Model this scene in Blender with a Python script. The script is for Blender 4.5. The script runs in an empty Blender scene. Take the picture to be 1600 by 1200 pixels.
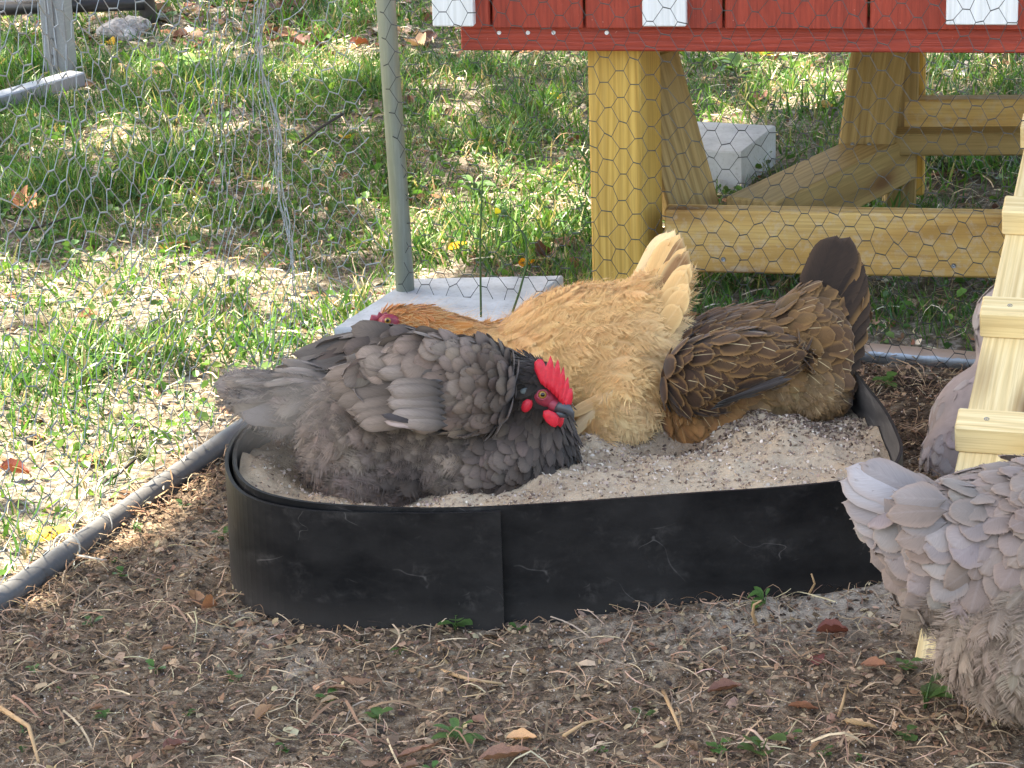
import bpy, math, random
import numpy as np
from mathutils import Vector, Matrix

scene = bpy.context.scene
COL = scene.collection
rng = np.random.default_rng(11)
random.seed(5)

# ------------------------------------------------------------------ camera
FPX = 4200.0                      # focal length in pixels of the 1600 px wide photograph
PITCH, ROLL, CAMZ = math.radians(19.0), math.radians(1.9), 1.20
fwd = Vector((0, math.cos(PITCH), -math.sin(PITCH)))
up0 = Vector((0, math.sin(PITCH), math.cos(PITCH)))
rt0 = Vector((1, 0, 0))
RT = rt0 * math.cos(ROLL) - up0 * math.sin(ROLL)
UP = up0 * math.cos(ROLL) + rt0 * math.sin(ROLL)
CAM = Vector((0, 0, CAMZ))
cd = bpy.data.cameras.new('camera')
cam = bpy.data.objects.new('camera', cd); COL.objects.link(cam)
M = Matrix((RT, UP, -fwd)).transposed().to_4x4(); M.translation = CAM
cam.matrix_world = M
cd.sensor_width = 36.0; cd.lens = 36.0 * FPX / 1600.0
cd.clip_start = 0.05; cd.clip_end = 300
scene.camera = cam
scene.render.resolution_x, scene.render.resolution_y = 1024, 768

# ------------------------------------------------------------------ light
SUN_EL, SUN_AZ = math.radians(52), math.radians(-68)      # azimuth from +Y, positive to +X: the sun stands left and a little behind the hens
SUN = Vector((math.sin(SUN_AZ) * math.cos(SUN_EL), math.cos(SUN_AZ) * math.cos(SUN_EL), math.sin(SUN_EL)))
w = bpy.data.worlds.new('World'); scene.world = w; w.use_nodes = True
nt = w.node_tree
bg = nt.nodes['Background']; sky = nt.nodes.new('ShaderNodeTexSky')
sky.sky_type = 'NISHITA'; sky.sun_disc = False
sky.sun_elevation = SUN_EL; sky.sun_rotation = SUN_AZ
sky.dust_density = 2.5; sky.air_density = 1.0
nt.links.new(sky.outputs[0], bg.inputs[0]); bg.inputs[1].default_value = 0.145
sd = bpy.data.lights.new('sun', 'SUN'); so = bpy.data.objects.new('sun', sd); COL.objects.link(so)
sd.energy = 4.6; sd.angle = math.radians(0.5); sd.color = (1.0, 0.965, 0.90)
so.rotation_euler = SUN.to_track_quat('Z', 'Y').to_euler(); so.location = SUN * 12
scene.view_settings.view_transform = 'Standard'; scene.view_settings.look = 'None'
scene.view_settings.exposure = 2.68; scene.view_settings.gamma = 1.0
scene.view_settings.use_white_balance = True; scene.view_settings.white_balance_temperature = 7600; scene.view_settings.white_balance_tint = 10
scene.render.engine = 'CYCLES'
scene.cycles.use_denoising = True
scene.cycles.max_bounces = 6; scene.cycles.diffuse_bounces = 3; scene.cycles.glossy_bounces = 2
scene.cycles.transmission_bounces = 3; scene.cycles.transparent_max_bounces = 6
scene.cycles.sample_clamp_indirect = 6

# ------------------------------------------------------------------ pixel -> place helpers
def ray(px, py):
    return (fwd + RT * ((px - 800) / FPX) - UP * ((py - 600) / FPX))
def Uz(px, py, z=0.0):
    d = ray(px, py); return CAM + d * ((z - CAMZ) / d.z)
def Uy(px, py, Y):
    d = ray(px, py); return CAM + d * (Y / d.y)
def pix(p):
    v = Vector(p) - CAM; d = v.dot(fwd)
    return 800 + FPX * v.dot(RT) / d, 600 - FPX * v.dot(UP) / d
def pixn(P):
    V = np.asarray(P) - np.array(CAM); d = V @ np.array(fwd)
    d = np.where(d < 0.05, 0.05, d)
    return 800 + FPX * (V @ np.array(RT)) / d, 600 - FPX * (V @ np.array(UP)) / d
def idir(dx, dy, dY=0.0):
    return (RT * dx - UP * dy + Vector((0, 1, 0)) * dY).normalized()

def lin(r, g, b):
    f = lambda c: (c / 255 / 12.92) if c / 255 <= 0.04045 else ((c / 255 + 0.055) / 1.055) ** 2.4
    return (f(r), f(g), f(b))

# ------------------------------------------------------------------ numpy noise
_tab = np.random.default_rng(3).random((256, 256))
def vnoise(x, y):
    x = np.asarray(x, float); y = np.asarray(y, float)
    xi = np.floor(x).astype(int); yi = np.floor(y).astype(int)
    fx = x - xi; fy = y - yi
    fx = fx * fx * (3 - 2 * fx); fy = fy * fy * (3 - 2 * fy)
    a = _tab[xi % 256, yi % 256]; b = _tab[(xi + 1) % 256, yi % 256]
    c = _tab[xi % 256, (yi + 1) % 256]; d = _tab[(xi + 1) % 256, (yi + 1) % 256]
    return (a * (1 - fx) + b * fx) * (1 - fy) + (c * (1 - fx) + d * fx) * fy
def fbm(x, y, o=4):
    s = 0; a = 1; t = 0
    for i in range(o):
        s = s + a * vnoise(np.asarray(x) * 2 ** i + 17.3 * i, np.asarray(y) * 2 ** i + 5.1 * i); t += a; a *= 0.5
    return s / t

# ------------------------------------------------------------------ object helpers
def tag(o, label=None, cat=None, group=None, kind=None):
    if label: o['label'] = label
    if cat: o['category'] = cat
    if group: o['group'] = group
    if kind: o['kind'] = kind
    return o
BASE = {}
def thing(name, label, cat, loc, group=None):
    o = bpy.data.objects.new(name, None); COL.objects.link(o)
    o.location = loc; o.empty_display_size = 0.05
    BASE[o.name] = Vector(loc)
    return tag(o, label, cat, group)
def mesh_data(name, V, F, mats=(), smooth=False, uv=None, fcol=None, midx=None):
    """V (n,3), F list of polygons or (m,k) int array; uv/fcol are per vertex"""
    me = bpy.data.meshes.new(name)
    V = np.asarray(V, np.float32)
    if isinstance(F, np.ndarray) and F.ndim == 2:
        m, k = F.shape
        me.vertices.add(len(V)); me.vertices.foreach_set('co', V.ravel())
        me.loops.add(m * k); me.loops.foreach_set('vertex_index', F.astype(np.int32).ravel())
        me.polygons.add(m)
        me.polygons.foreach_set('loop_start', np.arange(0, m * k, k, dtype=np.int32))
        me.update(calc_edges=True)
    else:
        me.from_pydata([tuple(v) for v in V], [], [tuple(int(i) for i in f) for f in F]); me.update()
    for mt in (mats if isinstance(mats, (list, tuple)) else [mats]): me.materials.append(mt)
    n = len(me.polygons)
    me.polygons.foreach_set('use_smooth', np.full(n, bool(smooth)))
    if midx is not None: me.polygons.foreach_set('material_index', np.asarray(midx, np.int32))
    if uv is not None or fcol is not None:
        li = np.empty(len(me.loops), np.int32); me.loops.foreach_get('vertex_index', li)
        if uv is not None:
            l = me.uv_layers.new(name='UVMap'); l.data.foreach_set('uv', np.asarray(uv, np.float32)[li].ravel())
        if fcol is not None:
            a = me.attributes.new('fcol', 'FLOAT_COLOR', 'POINT'); fcol = np.asarray(fcol)
            c = np.ones((len(V), 4), np.float32); c[:, :fcol.shape[1]] = fcol
            a.data.foreach_set('color', c.ravel())
    me.update()
    return me
def obj(name, V, F, mats, parent=None, smooth=False, uv=None, fcol=None, midx=None, origin=None):
    V = np.asarray(V, np.float32).reshape(-1, 3)
    if parent is not None: off = BASE[parent.name]
    elif origin is not None: off = Vector(origin)
    else:
        mn = V.min(0); mx = V.max(0); off = Vector(((mn[0] + mx[0]) / 2, (mn[1] + mx[1]) / 2, mn[2]))
    me = mesh_data(name, V - np.array(off, np.float32), F, mats, smooth, uv, fcol, midx)
    o = bpy.data.objects.new(name, me); COL.objects.link(o)
    BASE[o.name] = Vector(off)
    if parent is not None: o.parent = parent
    else: o.location = off
    return o
def place(name, me, Mw, parent=None):
    """object with its own local frame at world matrix Mw"""
    o = bpy.data.objects.new(name, me); COL.objects.link(o)
    if parent is not None:
        o.parent = parent; o.matrix_basis = Matrix.Translation(-BASE[parent.name]) @ Mw
    else: o.matrix_basis = Mw
    return o
def frame(p0, p1, uph):
    x = (Vector(p1) - Vector(p0)).normalized()
    y = Vector(uph).cross(x)
    if y.length < 1e-5: y = Vector((0.3, 1, 0.1)).cross(x)
    y.normalize(); z = x.cross(y)
    return x, y, z
def boxVF(sx, sy, sz, c=0.002):
    """chamfered box 0..sx along X, centred in Y and Z"""
    import itertools
    V = []; F = []
    hx, hy, hz = sx / 2, sy / 2, sz / 2
    idx = {}
    for s in itertools.product((-1, 1), repeat=3):
        for ax in range(3):
            v = [s[0] * (hx - c), s[1] * (hy - c), s[2] * (hz - c)]
            v[ax] = s[ax] * (hx, hy, hz)[ax]
            idx[s + (ax,)] = len(V); V.append((v[0] + hx, v[1], v[2]))
    def order(ids, n):
        P = [Vector(V[i]) for i in ids]; cc = sum(P, Vector()) / len(P); n = Vector(n).normalized()
        a = (P[0] - cc).normalized(); b = n.cross(a)
        return [i for i, p in sorted(zip(ids, P), key=lambda t: math.atan2((t[1] - cc).dot(b), (t[1] - cc).dot(a)))]
    for ax in range(3):
        for sg in (-1, 1):
            n = [0, 0, 0]; n[ax] = sg
            F.append(order([idx[s + (ax,)] for s in itertools.product((-1, 1), repeat=3) if s[ax] == sg], n))
    for a, b in ((0, 1), (0, 2), (1, 2)):
        for sa in (-1, 1):
            for sb in (-1, 1):
                ids = [idx[s + (k,)] for s in itertools.product((-1, 1), repeat=3) if s[a] == sa and s[b] == sb for k in (a, b)]
                n = [0, 0, 0]; n[a] = sa; n[b] = sb
                F.append(order(ids, n))
    for s in itertools.product((-1, 1), repeat=3):
        F.append(order([idx[s + (k,)] for k in range(3)], s))
    return V, F
def board(name, p0, p1, wy, tz, uph, mat, parent, c=0.002):
    p0, p1 = Vector(p0), Vector(p1)
    V, F = boxVF((p1 - p0).length, wy, tz, c)
    me = mesh_data(name, V, F, mat)
    x, y, z = frame(p0, p1, uph)
    Mw = Matrix((x, y, z)).transposed().to_4x4(); Mw.translation = p0
    return place(name, me, Mw, parent)
def tubeVF(path, r, n=10, cap=True):
    P = [Vector(p) for p in path]; R = r if hasattr(r, '__len__') else [r] * len(P)
    V = []; F = []; prev = None
    for i, p in enumerate(P):
        t = (P[min(i + 1, len(P) - 1)] - P[max(i - 1, 0)]).normalized()
        if prev is None:
            a = t.orthogonal().normalized()
        else:
            a = (prev - t * prev.dot(t)).normalized()
        prev = a; b = t.cross(a)
        for k in range(n):
            th = 2 * math.pi * k / n
            V.append(p + (a * math.cos(th) + b * math.sin(th)) * R[i])
    for i in range(len(P) - 1):
        for k in range(n):
            F.append((i * n + k, i * n + (k + 1) % n, (i + 1) * n + (k + 1) % n, (i + 1) * n + k))
    if cap:
        F.append(tuple(range(n - 1, -1, -1))); F.append(tuple((len(P) - 1) * n + k for k in range(n)))
    return V, F
def tube(name, path, r, mat, parent=None, n=10, cap=True):
    V, F = tubeVF(path, r, n, cap); return obj(name, V, F, mat, parent, smooth=True)
def ellVF(c, r, nu=16, nv=10, R=None):
    V = []; F = []
    R = R or Matrix.Identity(3)
    for j in range(nv + 1):
        ph = math.pi * j / nv
        for i in range(nu):
            th = 2 * math.pi * i / nu
            v = Vector((r[0] * math.sin(ph) * math.cos(th), r[1] * math.sin(ph) * math.sin(th), r[2] * math.cos(ph)))
            V.append(Vector(c) + R @ v)
    for j in range(nv):
        for i in range(nu):
            F.append((j * nu + i, (j + 1) * nu + i, (j + 1) * nu + (i + 1) % nu, j * nu + (i + 1) % nu))
    return V, F
class MB:
    def __init__(s): s.V = []; s.F = []
    def add(s, VF):
        o = len(s.V); s.V += [Vector(v) for v in VF[0]]; s.F += [tuple(i + o for i in f) for f in VF[1]]; return s

# ------------------------------------------------------------------ material helpers
def mat(name, build):
    m = bpy.data.materials.new(name); m.use_nodes = True
    N = m.node_tree; b = N.nodes['Principled BSDF']
    build(N, b); return m
def nn(N, t, **kw):
    n = N.nodes.new(t)
    for k, v in kw.items():
        if k.startswith('i_'):
            key = k[2:]
            n.inputs[int(key) if key.isdigit() else key.replace('_', ' ')].default_value = v
        else: setattr(n, k, v)
    return n
def L(N, a, b): N.links.new(a, b)
def ramp(N, src, stops, interp='LINEAR'):
    r = N.nodes.new('ShaderNodeValToRGB'); r.color_ramp.interpolation = interp
    e = r.color_ramp.elements
    while len(e) < len(stops): e.new(0.5)
    for el, (p, c) in zip(e, stops):
        el.position = p; el.color = (c[0], c[1], c[2], 1) if hasattr(c, '__len__') else (c, c, c, 1)
    L(N, src, r.inputs[0]); return r.outputs[0]
def mix(N, fac, a, b, mode='MIX'):
    n = N.nodes.new('ShaderNodeMix'); n.data_type = 'RGBA'; n.blend_type = mode
    for s, v in ((n.inputs[0], fac), (n.inputs[6], a), (n.inputs[7], b)):
        if hasattr(v, 'node'): L(N, v, s)
        elif hasattr(v, '__len__'): s.default_value = (v[0], v[1], v[2], 1)
        else: s.default_value = v if s.type == 'VALUE' else (v, v, v, 1)
    return n.outputs[2]
def noise(N, vec, scale, detail=4, rough=0.55, dist=0.0):
    n = nn(N, 'ShaderNodeTexNoise'); n.inputs['Scale'].default_value = scale
    n.inputs['Detail'].default_value = detail; n.inputs['Roughness'].default_value = rough; n.inputs['Distortion'].default_value = dist
    if vec is not None: L(N, vec, n.inputs['Vector'])
    return n.outputs['Fac']
def mapping(N, vec, scale=(1, 1, 1), loc=(0, 0, 0)):
    n = nn(N, 'ShaderNodeMapping'); n.inputs['Scale'].default_value = scale; n.inputs['Location'].default_value = loc
    L(N, vec, n.inputs['Vector']); return n.outputs[0]
def bump(N, b, h, strength, dist=0.01):
    n = nn(N, 'ShaderNodeBump'); n.inputs['Strength'].default_value = strength; n.inputs['Distance'].default_value = dist
    L(N, h, n.inputs['Height']); L(N, n.outputs[0], b.inputs['Normal']); return n
def math_(N, op, a, b=None, c=None):
    n = nn(N, 'ShaderNodeMath', operation=op)
    for s, v in zip(n.inputs, (a, b, c)):
        if v is None: continue
        if hasattr(v, 'node'): L(N, v, s)
        else: s.default_value = v
    return n.outputs[0]
def tex(N, out='Object'): return nn(N, 'ShaderNodeTexCoord').outputs[out]
def objpos(N):                       # object coordinates shifted per object so that no two boards carry the same grain
    t = tex(N); r = nn(N, 'ShaderNodeObjectInfo').outputs['Random']
    c = nn(N, 'ShaderNodeCombineXYZ'); L(N, math_(N, 'MULTIPLY', r, 13.0), c.inputs[0]); L(N, math_(N, 'MULTIPLY', r, 1.7), c.inputs[1])
    v = nn(N, 'ShaderNodeVectorMath', operation='ADD'); L(N, t, v.inputs[0]); L(N, c.outputs[0], v.inputs[1])
    return v.outputs[0]
# ------------------------------------------------------------------ materials
def wood_mat(name, pale, mid, dark, dirt=0.0, contrast=1.0):
    def bld(N, b):
        p = objpos(N)
        warp = noise(N, mapping(N, p, (1.2, 6, 6)), 3.0, 2)
        wv = nn(N, 'ShaderNodeTexWave', wave_type='BANDS', bands_direction='Y')
        wv.inputs['Scale'].default_value = 26; wv.inputs['Distortion'].default_value = 9
        wv.inputs['Detail'].default_value = 2; wv.inputs['Detail Scale'].default_value = 0.8
        L(N, mapping(N, p, (0.12, 1, 0.55)), wv.inputs['Vector'])
        fib = noise(N, mapping(N, p, (2.5, 95, 95)), 3, 4, 0.65)
        blot = noise(N, mapping(N, p, (3, 9, 9)), 2, 3)
        c = ramp(N, wv.outputs['Fac'], [(0.0, pale), (0.5, [0.5 * (x + y) for x, y in zip(pale, mid)]), (0.85, mid), (1.0, [x * (1 - 0.25 * contrast) for x in mid])])
        c = mix(N, ramp(N, noise(N, mapping(N, p, (1.5, 14, 14)), 2.5, 3), [(0.35, 0.75), (0.65, 0.1)]), c, [0.6 * x + 0.4 * y for x, y in zip(pale, mid)])
        c = mix(N, math_(N, 'MULTIPLY', ramp(N, fib, [(0.44, 0), (0.62, 1)]), 0.42 * (0.6 + 0.4 * contrast)), c, dark)
        c = mix(N, math_(N, 'MULTIPLY', ramp(N, blot, [(0.45, 0), (0.7, 1)]), 0.35), c, mid)
        # knots
        vo = nn(N, 'ShaderNodeTexVoronoi'); vo.inputs['Scale'].default_value = 1.0
        L(N, mapping(N, p, (3.4, 11, 11)), vo.inputs['Vector'])
        kn = ramp(N, vo.outputs['Distance'], [(0.08, 1), (0.17, 0.4), (0.27, 0)])
        c = mix(N, math_(N, 'MULTIPLY', kn, 0.85), c, lin(96, 54, 24))
        if dirt:
            sp = noise(N, tex(N), 60, 4, 0.7)
            c = mix(N, math_(N, 'MULTIPLY', ramp(N, sp, [(0.5, 0), (0.68, 1)]), dirt), c, lin(196, 186, 170))
        L(N, c, b.inputs['Base Color']); b.inputs['Roughness'].default_value = 0.62
        b.inputs['Specular IOR Level'].default_value = 0.3
        bump(N, b, fib, 0.25, 0.002)
    return mat(name, bld)
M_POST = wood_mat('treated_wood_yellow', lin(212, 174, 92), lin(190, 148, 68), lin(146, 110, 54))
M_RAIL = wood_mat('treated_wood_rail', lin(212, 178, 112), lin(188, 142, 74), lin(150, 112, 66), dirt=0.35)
M_SHADE_WOOD = wood_mat('treated_wood_shaded', lin(178, 150, 98), lin(154, 124, 74), lin(112, 92, 56))  # darker copy of the stand timber, shade put into its colour
M_RAMP = wood_mat('pine_wood_pale', lin(236, 214, 164), lin(220, 190, 134), lin(176, 142, 92), contrast=0.8)

def _red(N, b):
    p = objpos(N)
    fib = noise(N, mapping(N, p, (3, 90, 90)), 3, 4)
    bl = noise(N, p, 9, 3)
    c = ramp(N, fib, [(0.25, lin(122, 38, 22)), (0.6, lin(166, 60, 38))])
    c = mix(N, math_(N, 'MULTIPLY', bl, 0.5), c, lin(148, 48, 29))
    sp = noise(N, tex(N), 120, 2, 0.8)
    c = mix(N, ramp(N, sp, [(0.73, 0), (0.78, 0.7)]), c, lin(214, 150, 132))
    gr = noise(N, mapping(N, p, (6, 14, 14)), 2.0, 5, 0.7)
    c = mix(N, math_(N, 'MULTIPLY', ramp(N, gr, [(0.5, 0), (0.72, 1)]), 0.45), c, lin(104, 30, 20))
    c = mix(N, math_(N, 'MULTIPLY', ramp(N, gr, [(0.28, 1), (0.42, 0)]), 0.4), c, lin(178, 74, 54))
    L(N, c, b.inputs['Base Color']); b.inputs['Roughness'].default_value = 0.55
    bump(N, b, fib, 0.5, 0.003)
M_RED = mat('red_stain', _red)
def _white(N, b):
    p = objpos(N)
    fib = noise(N, mapping(N, p, (3, 80, 80)), 3, 4)
    c = ramp(N, fib, [(0.3, (0.66, 0.66, 0.63)), (0.65, (0.8, 0.8, 0.78))])
    L(N, c, b.inputs['Base Color']); b.inputs['Roughness'].default_value = 0.6
    bump(N, b, fib, 0.35, 0.002)
M_WHITE = mat('white_paint', _white)

def metal_mat(name, col, rough, metallic, dust=0.0, dustcol=lin(170, 145, 125), lo=0.98, hi=1.22):
    def bld(N, b):
        t = tex(N)
        n = noise(N, t, 22, 5, 0.6); st = noise(N, mapping(N, t, (40, 40, 3)), 6, 3)
        c = mix(N, math_(N, 'MULTIPLY', n, 0.6), col, [x * 0.55 for x in col])
        c = mix(N, math_(N, 'MULTIPLY', ramp(N, st, [(0.5, 0), (0.7, 1)]), 0.25), c, [min(1, x * 1.5) for x in col])
        b.inputs['Metallic'].default_value = metallic; b.inputs['Roughness'].default_value = rough
        if dust:
            g = nn(N, 'ShaderNodeNewGeometry'); s = nn(N, 'ShaderNodeSeparateXYZ'); L(N, g.outputs['Normal'], s.inputs[0])
            d = ramp(N, math_(N, 'ADD', s.outputs[2], math_(N, 'MULTIPLY', noise(N, t, 45, 4), 0.9)), [(lo, 0), (hi, 1)])
            d = math_(N, 'MULTIPLY', d, dust)
            c = mix(N, d, c, dustcol)
            L(N, math_(N, 'MULTIPLY', math_(N, 'SUBTRACT', 1.0, d), metallic), b.inputs['Metallic'])
        L(N, c, b.inputs['Base Color'])
    return mat(name, bld)
M_GALV = metal_mat('galvanised_pipe', (0.42, 0.45, 0.47), 0.42, 0.8, dust=0.95)
M_GALVP = metal_mat('galvanised_pole', (0.40, 0.44, 0.38), 0.5, 0.55)
M_GREYPIPE = metal_mat('grey_pipe', (0.125, 0.122, 0.118), 0.5, 0.1, dust=0.92, dustcol=lin(104, 86, 76), lo=1.1, hi=1.38)
M_WIRE = metal_mat('chicken_wire', (0.055, 0.06, 0.058), 0.45, 0.3)  # netting wire darkened to its tone in shade
M_WIRE_SUNLIT = metal_mat('sunlit_wire', (0.30, 0.31, 0.30), 0.4, 0.3)  # paler copy of the same wire, sunlight put into its colour
M_ALU = metal_mat('grey_aluminium', (0.30, 0.31, 0.33), 0.5, 0.35)
M_BLACKPIPE = metal_mat('black_pipe', (0.02, 0.02, 0.022), 0.45, 0.0)
M_SCREW = metal_mat('screw_metal', (0.3, 0.3, 0.3), 0.4, 0.8)

def plain(name, col, rough=0.6, spec=0.3, var=0.25, scale=30):
    def bld(N, b):
        n = noise(N, tex(N), scale, 4)
        L(N, mix(N, n, [x * (1 - var) for x in col], [min(1, x * (1 + var)) for x in col]), b.inputs['Base Color'])
        b.inputs['Roughness'].default_value = rough; b.inputs['Specular IOR Level'].default_value = spec
    return mat(name, bld)
M_TIE = plain('tie_plastic', (0.45, 0.42, 0.36), 0.5)
M_TWIG = plain('twig_bark', (0.035, 0.028, 0.022), 0.8)
M_LICHEN = plain('lichen', (0.10, 0.11, 0.05), 0.9)

def _conc(N, b):
    t = tex(N)
    n = noise(N, t, 14, 6, 0.6); s = noise(N, t, 180, 2)
    c = ramp(N, n, [(0.3, lin(160, 161, 163)), (0.7, lin(200, 202, 204))])
    c = mix(N, math_(N, 'MULTIPLY', ramp(N, s, [(0.55, 0), (0.75, 1)]), 0.35), c, lin(120, 118, 114))
    L(N, c, b.inputs['Base Color']); b.inputs['Roughness'].default_value = 0.85
    bump(N, b, s, 0.3, 0.002)
M_CONC = mat('pale_concrete', _conc)
def _chunk(N, b):
    n = noise(N, tex(N), 30, 6, 0.7)
    L(N, ramp(N, n, [(0.35, lin(110, 104, 100)), (0.6, lin(190, 186, 184))]), b.inputs['Base Color']); b.inputs['Roughness'].default_value = 0.9
    bump(N, b, n, 0.8, 0.01)
M_CHUNK = mat('weathered_rubble', _chunk)

def _tub(N, b):
    t = tex(N, 'UV')                 # u along the wall in metres, v up the wall in metres
    sm = noise(N, mapping(N, t, (6, 9, 1)), 1.0, 6, 0.65)
    spk = noise(N, mapping(N, t, (60, 60, 1)), 1.0, 5, 0.7, 0.5)
    def scratch(sc, seed, w):
        q = noise(N, mapping(N, t, (sc, sc * 1.6, 1), (seed, seed * 2, 0)), 1.0, 2, 0.5, 1.2)
        return ramp(N, math_(N, 'ABSOLUTE', math_(N, 'SUBTRACT', q, 0.5)), [(0.0, 1), (w, 0)])
    patch = ramp(N, noise(N, mapping(N, t, (11, 17, 1), (3, 7, 0)), 1.0, 4, 0.6), [(0.52, 0), (0.64, 1)])
    blk = (0.0055, 0.0055, 0.006)
    c = mix(N, math_(N, 'MULTIPLY', ramp(N, sm, [(0.40, 0), (0.75, 1)]), 0.11), blk, lin(120, 112, 106))
    c = mix(N, math_(N, 'MULTIPLY', math_(N, 'MULTIPLY', ramp(N, spk, [(0.45, 0), (0.75, 1)]), patch), 0.13), c, lin(150, 142, 136))
    c = mix(N, math_(N, 'MULTIPLY', math_(N, 'MULTIPLY', scratch(7, 2.0, 0.006), patch), 0.30), c, lin(150, 142, 136))
    c = mix(N, math_(N, 'MULTIPLY', math_(N, 'MULTIPLY', scratch(15, 9.0, 0.008), math_(N, 'SUBTRACT', 1.0, patch)), 0.012), c, lin(140, 132, 126))
    # dust lying on the foot of the wall
    sx = nn(N, 'ShaderNodeSeparateXYZ'); L(N, t, sx.inputs[0])
    foot = ramp(N, math_(N, 'ADD', sx.outputs[1], math_(N, 'MULTIPLY', sm, 0.05)), [(0.03, 1), (0.065, 0)])
    c = mix(N, math_(N, 'MULTIPLY', foot, 0.10), c, lin(130, 120, 112))
    L(N, c, b.inputs['Base Color'])
    L(N, ramp(N, sm, [(0.3, 0.38), (0.7, 0.62)]), b.inputs['Roughness'])
    b.inputs['Specular IOR Level'].default_value = 0.16
    bump(N, b, sm, 0.12, 0.01)
M_TUB = mat('black_plastic_edging', _tub)
def _tubin(N, b):
    t = tex(N, 'UV'); n = noise(N, mapping(N, t, (14, 40, 1)), 1.0, 5, 0.65); st = noise(N, mapping(N, t, (16, 90, 1)), 1.0, 3, 0.6, 0.8)
    c = mix(N, ramp(N, n, [(0.3, 0.12), (0.7, 0.5)]), (0.008, 0.008, 0.009), lin(140, 132, 126))
    c = mix(N, math_(N, 'MULTIPLY', ramp(N, st, [(0.55, 0), (0.68, 1)]), 0.3), c, lin(165, 156, 148))
    L(N, c, b.inputs['Base Color']); b.inputs['Roughness'].default_value = 0.5; b.inputs['Specular IOR Level'].default_value = 0.5
M_TUBIN = mat('dusty_black_plastic', _tubin)

def _sand(N, b):
    t = tex(N)
    n1 = noise(N, t, 9, 4); n2 = noise(N, t, 150, 4, 0.7); n3 = noise(N, t, 500, 2, 0.6)
    c = ramp(N, n1, [(0.3, lin(160, 137, 112)), (0.7, lin(197, 173, 144))])
    c = mix(N, math_(N, 'MULTIPLY', ramp(N, n2, [(0.52, 0), (0.7, 1)]), 0.45), c, lin(116, 94, 78))
    c = mix(N, math_(N, 'MULTIPLY', ramp(N, n3, [(0.6, 0), (0.72, 1)]), 0.6), c, lin(214, 198, 182))
    L(N, c, b.inputs['Base Color']); b.inputs['Roughness'].default_value = 0.95; b.inputs['Specular IOR Level'].default_value = 0.1
    bump(N, b, mix(N, 0.4, n2, n3), 0.7, 0.004)
M_SAND = mat('dust_bath_sand', _sand)

def _ground(N, b):
    g = nn(N, 'ShaderNodeNewGeometry').outputs['Position']
    a = nn(N, 'ShaderNodeAttribute', attribute_name='fcol'); s = nn(N, 'ShaderNodeSeparateColor'); L(N, a.outputs['Color'], s.inputs[0])
    n1 = noise(N, g, 5, 5, 0.6); n2 = noise(N, g, 70, 4, 0.7); n3 = noise(N, g, 380, 2, 0.6)
    run = ramp(N, n2, [(0.34, lin(64, 51, 40)), (0.52, lin(114, 96, 78)), (0.72, lin(164, 146, 122))])
    sandy = ramp(N, n2, [(0.3, lin(124, 108, 92)), (0.7, lin(190, 174, 154))])
    run = mix(N, s.outputs['Green'], run, sandy)
    run = mix(N, math_(N, 'MULTIPLY', ramp(N, n3, [(0.62, 0), (0.74, 1)]), 0.5), run, lin(206, 196, 186))
    lawn = ramp(N, n2, [(0.3, lin(60, 54, 46)), (0.5, lin(122, 112, 100)), (0.72, lin(200, 192, 182))])
    lawn = mix(N, math_(N, 'MULTIPLY', ramp(N, n1, [(0.4, 0), (0.6, 1)]), 0.4), lawn, lin(78, 72, 52))
    c = mix(N, s.outputs['Red'], run, lawn)
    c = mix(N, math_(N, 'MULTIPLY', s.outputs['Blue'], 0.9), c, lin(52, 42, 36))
    L(N, c, b.inputs['Base Color']); b.inputs['Roughness'].default_value = 0.95; b.inputs['Specular IOR Level'].default_value = 0.12
    bump(N, b, mix(N, 0.35, n2, n3), 0.9, 0.008)
M_GROUND = mat('dirt_and_lawn_soil', _ground)

def leaf_mat(name, attr='fcol', trans=0.35, rough=0.55, objcol=False, vein=False):
    """thin leaf or blade: colour from an attribute (or the object's own colour), partly translucent"""
    def bld(N, b):
        if objcol: c = nn(N, 'ShaderNodeObjectInfo').outputs['Color']
        else: c = nn(N, 'ShaderNodeAttribute', attribute_name=attr).outputs['Color']
        n = noise(N, tex(N), 60 if not objcol else 45, 3)
        c = mix(N, 0.5, c, mix(N, 1.0, c, ramp(N, n, [(0.3, 0.45), (0.7, 1.5)]), 'MULTIPLY'))
        if vein:
            u = nn(N, 'ShaderNodeSeparateXYZ'); L(N, tex(N, 'UV'), u.inputs[0])
            a = math_(N, 'ABSOLUTE', math_(N, 'SUBTRACT', u.outputs[0], 0.5))
            mid = ramp(N, a, [(0.02, 1), (0.05, 0)])
            sd_ = math_(N, 'FRACT', math_(N, 'MULTIPLY', math_(N, 'SUBTRACT', u.outputs[1], math_(N, 'MULTIPLY', a, 0.7)), 7.0))
            sd_ = ramp(N, sd_, [(0.0, 0.5), (0.1, 0)])
            c = mix(N, math_(N, 'MAXIMUM', mid, sd_), c, mix(N, 1.0, c, (0.55, 0.5, 0.45), 'MULTIPLY'))
        L(N, c, b.inputs['Base Color']); b.inputs['Roughness'].default_value = rough; b.inputs['Specular IOR Level'].default_value = 0.35
        if trans:
            t = nn(N, 'ShaderNodeBsdfTranslucent'); L(N, mix(N, 1.0, c, (1.15, 1.1, 0.7), 'MULTIPLY'), t.inputs[0])
            ms = nn(N, 'ShaderNodeMixShader'); ms.inputs[0].default_value = trans
            L(N, b.outputs[0], ms.inputs[1]); L(N, t.outputs[0], ms.inputs[2]); L(N, ms.outputs[0], N.nodes['Material Output'].inputs['Surface'])
    return mat(name, bld)
M_GRASS = leaf_mat('grass_blade', trans=0.4, rough=0.4)
M_LITTER = leaf_mat('dry_litter', trans=0.0, rough=0.85)
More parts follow.
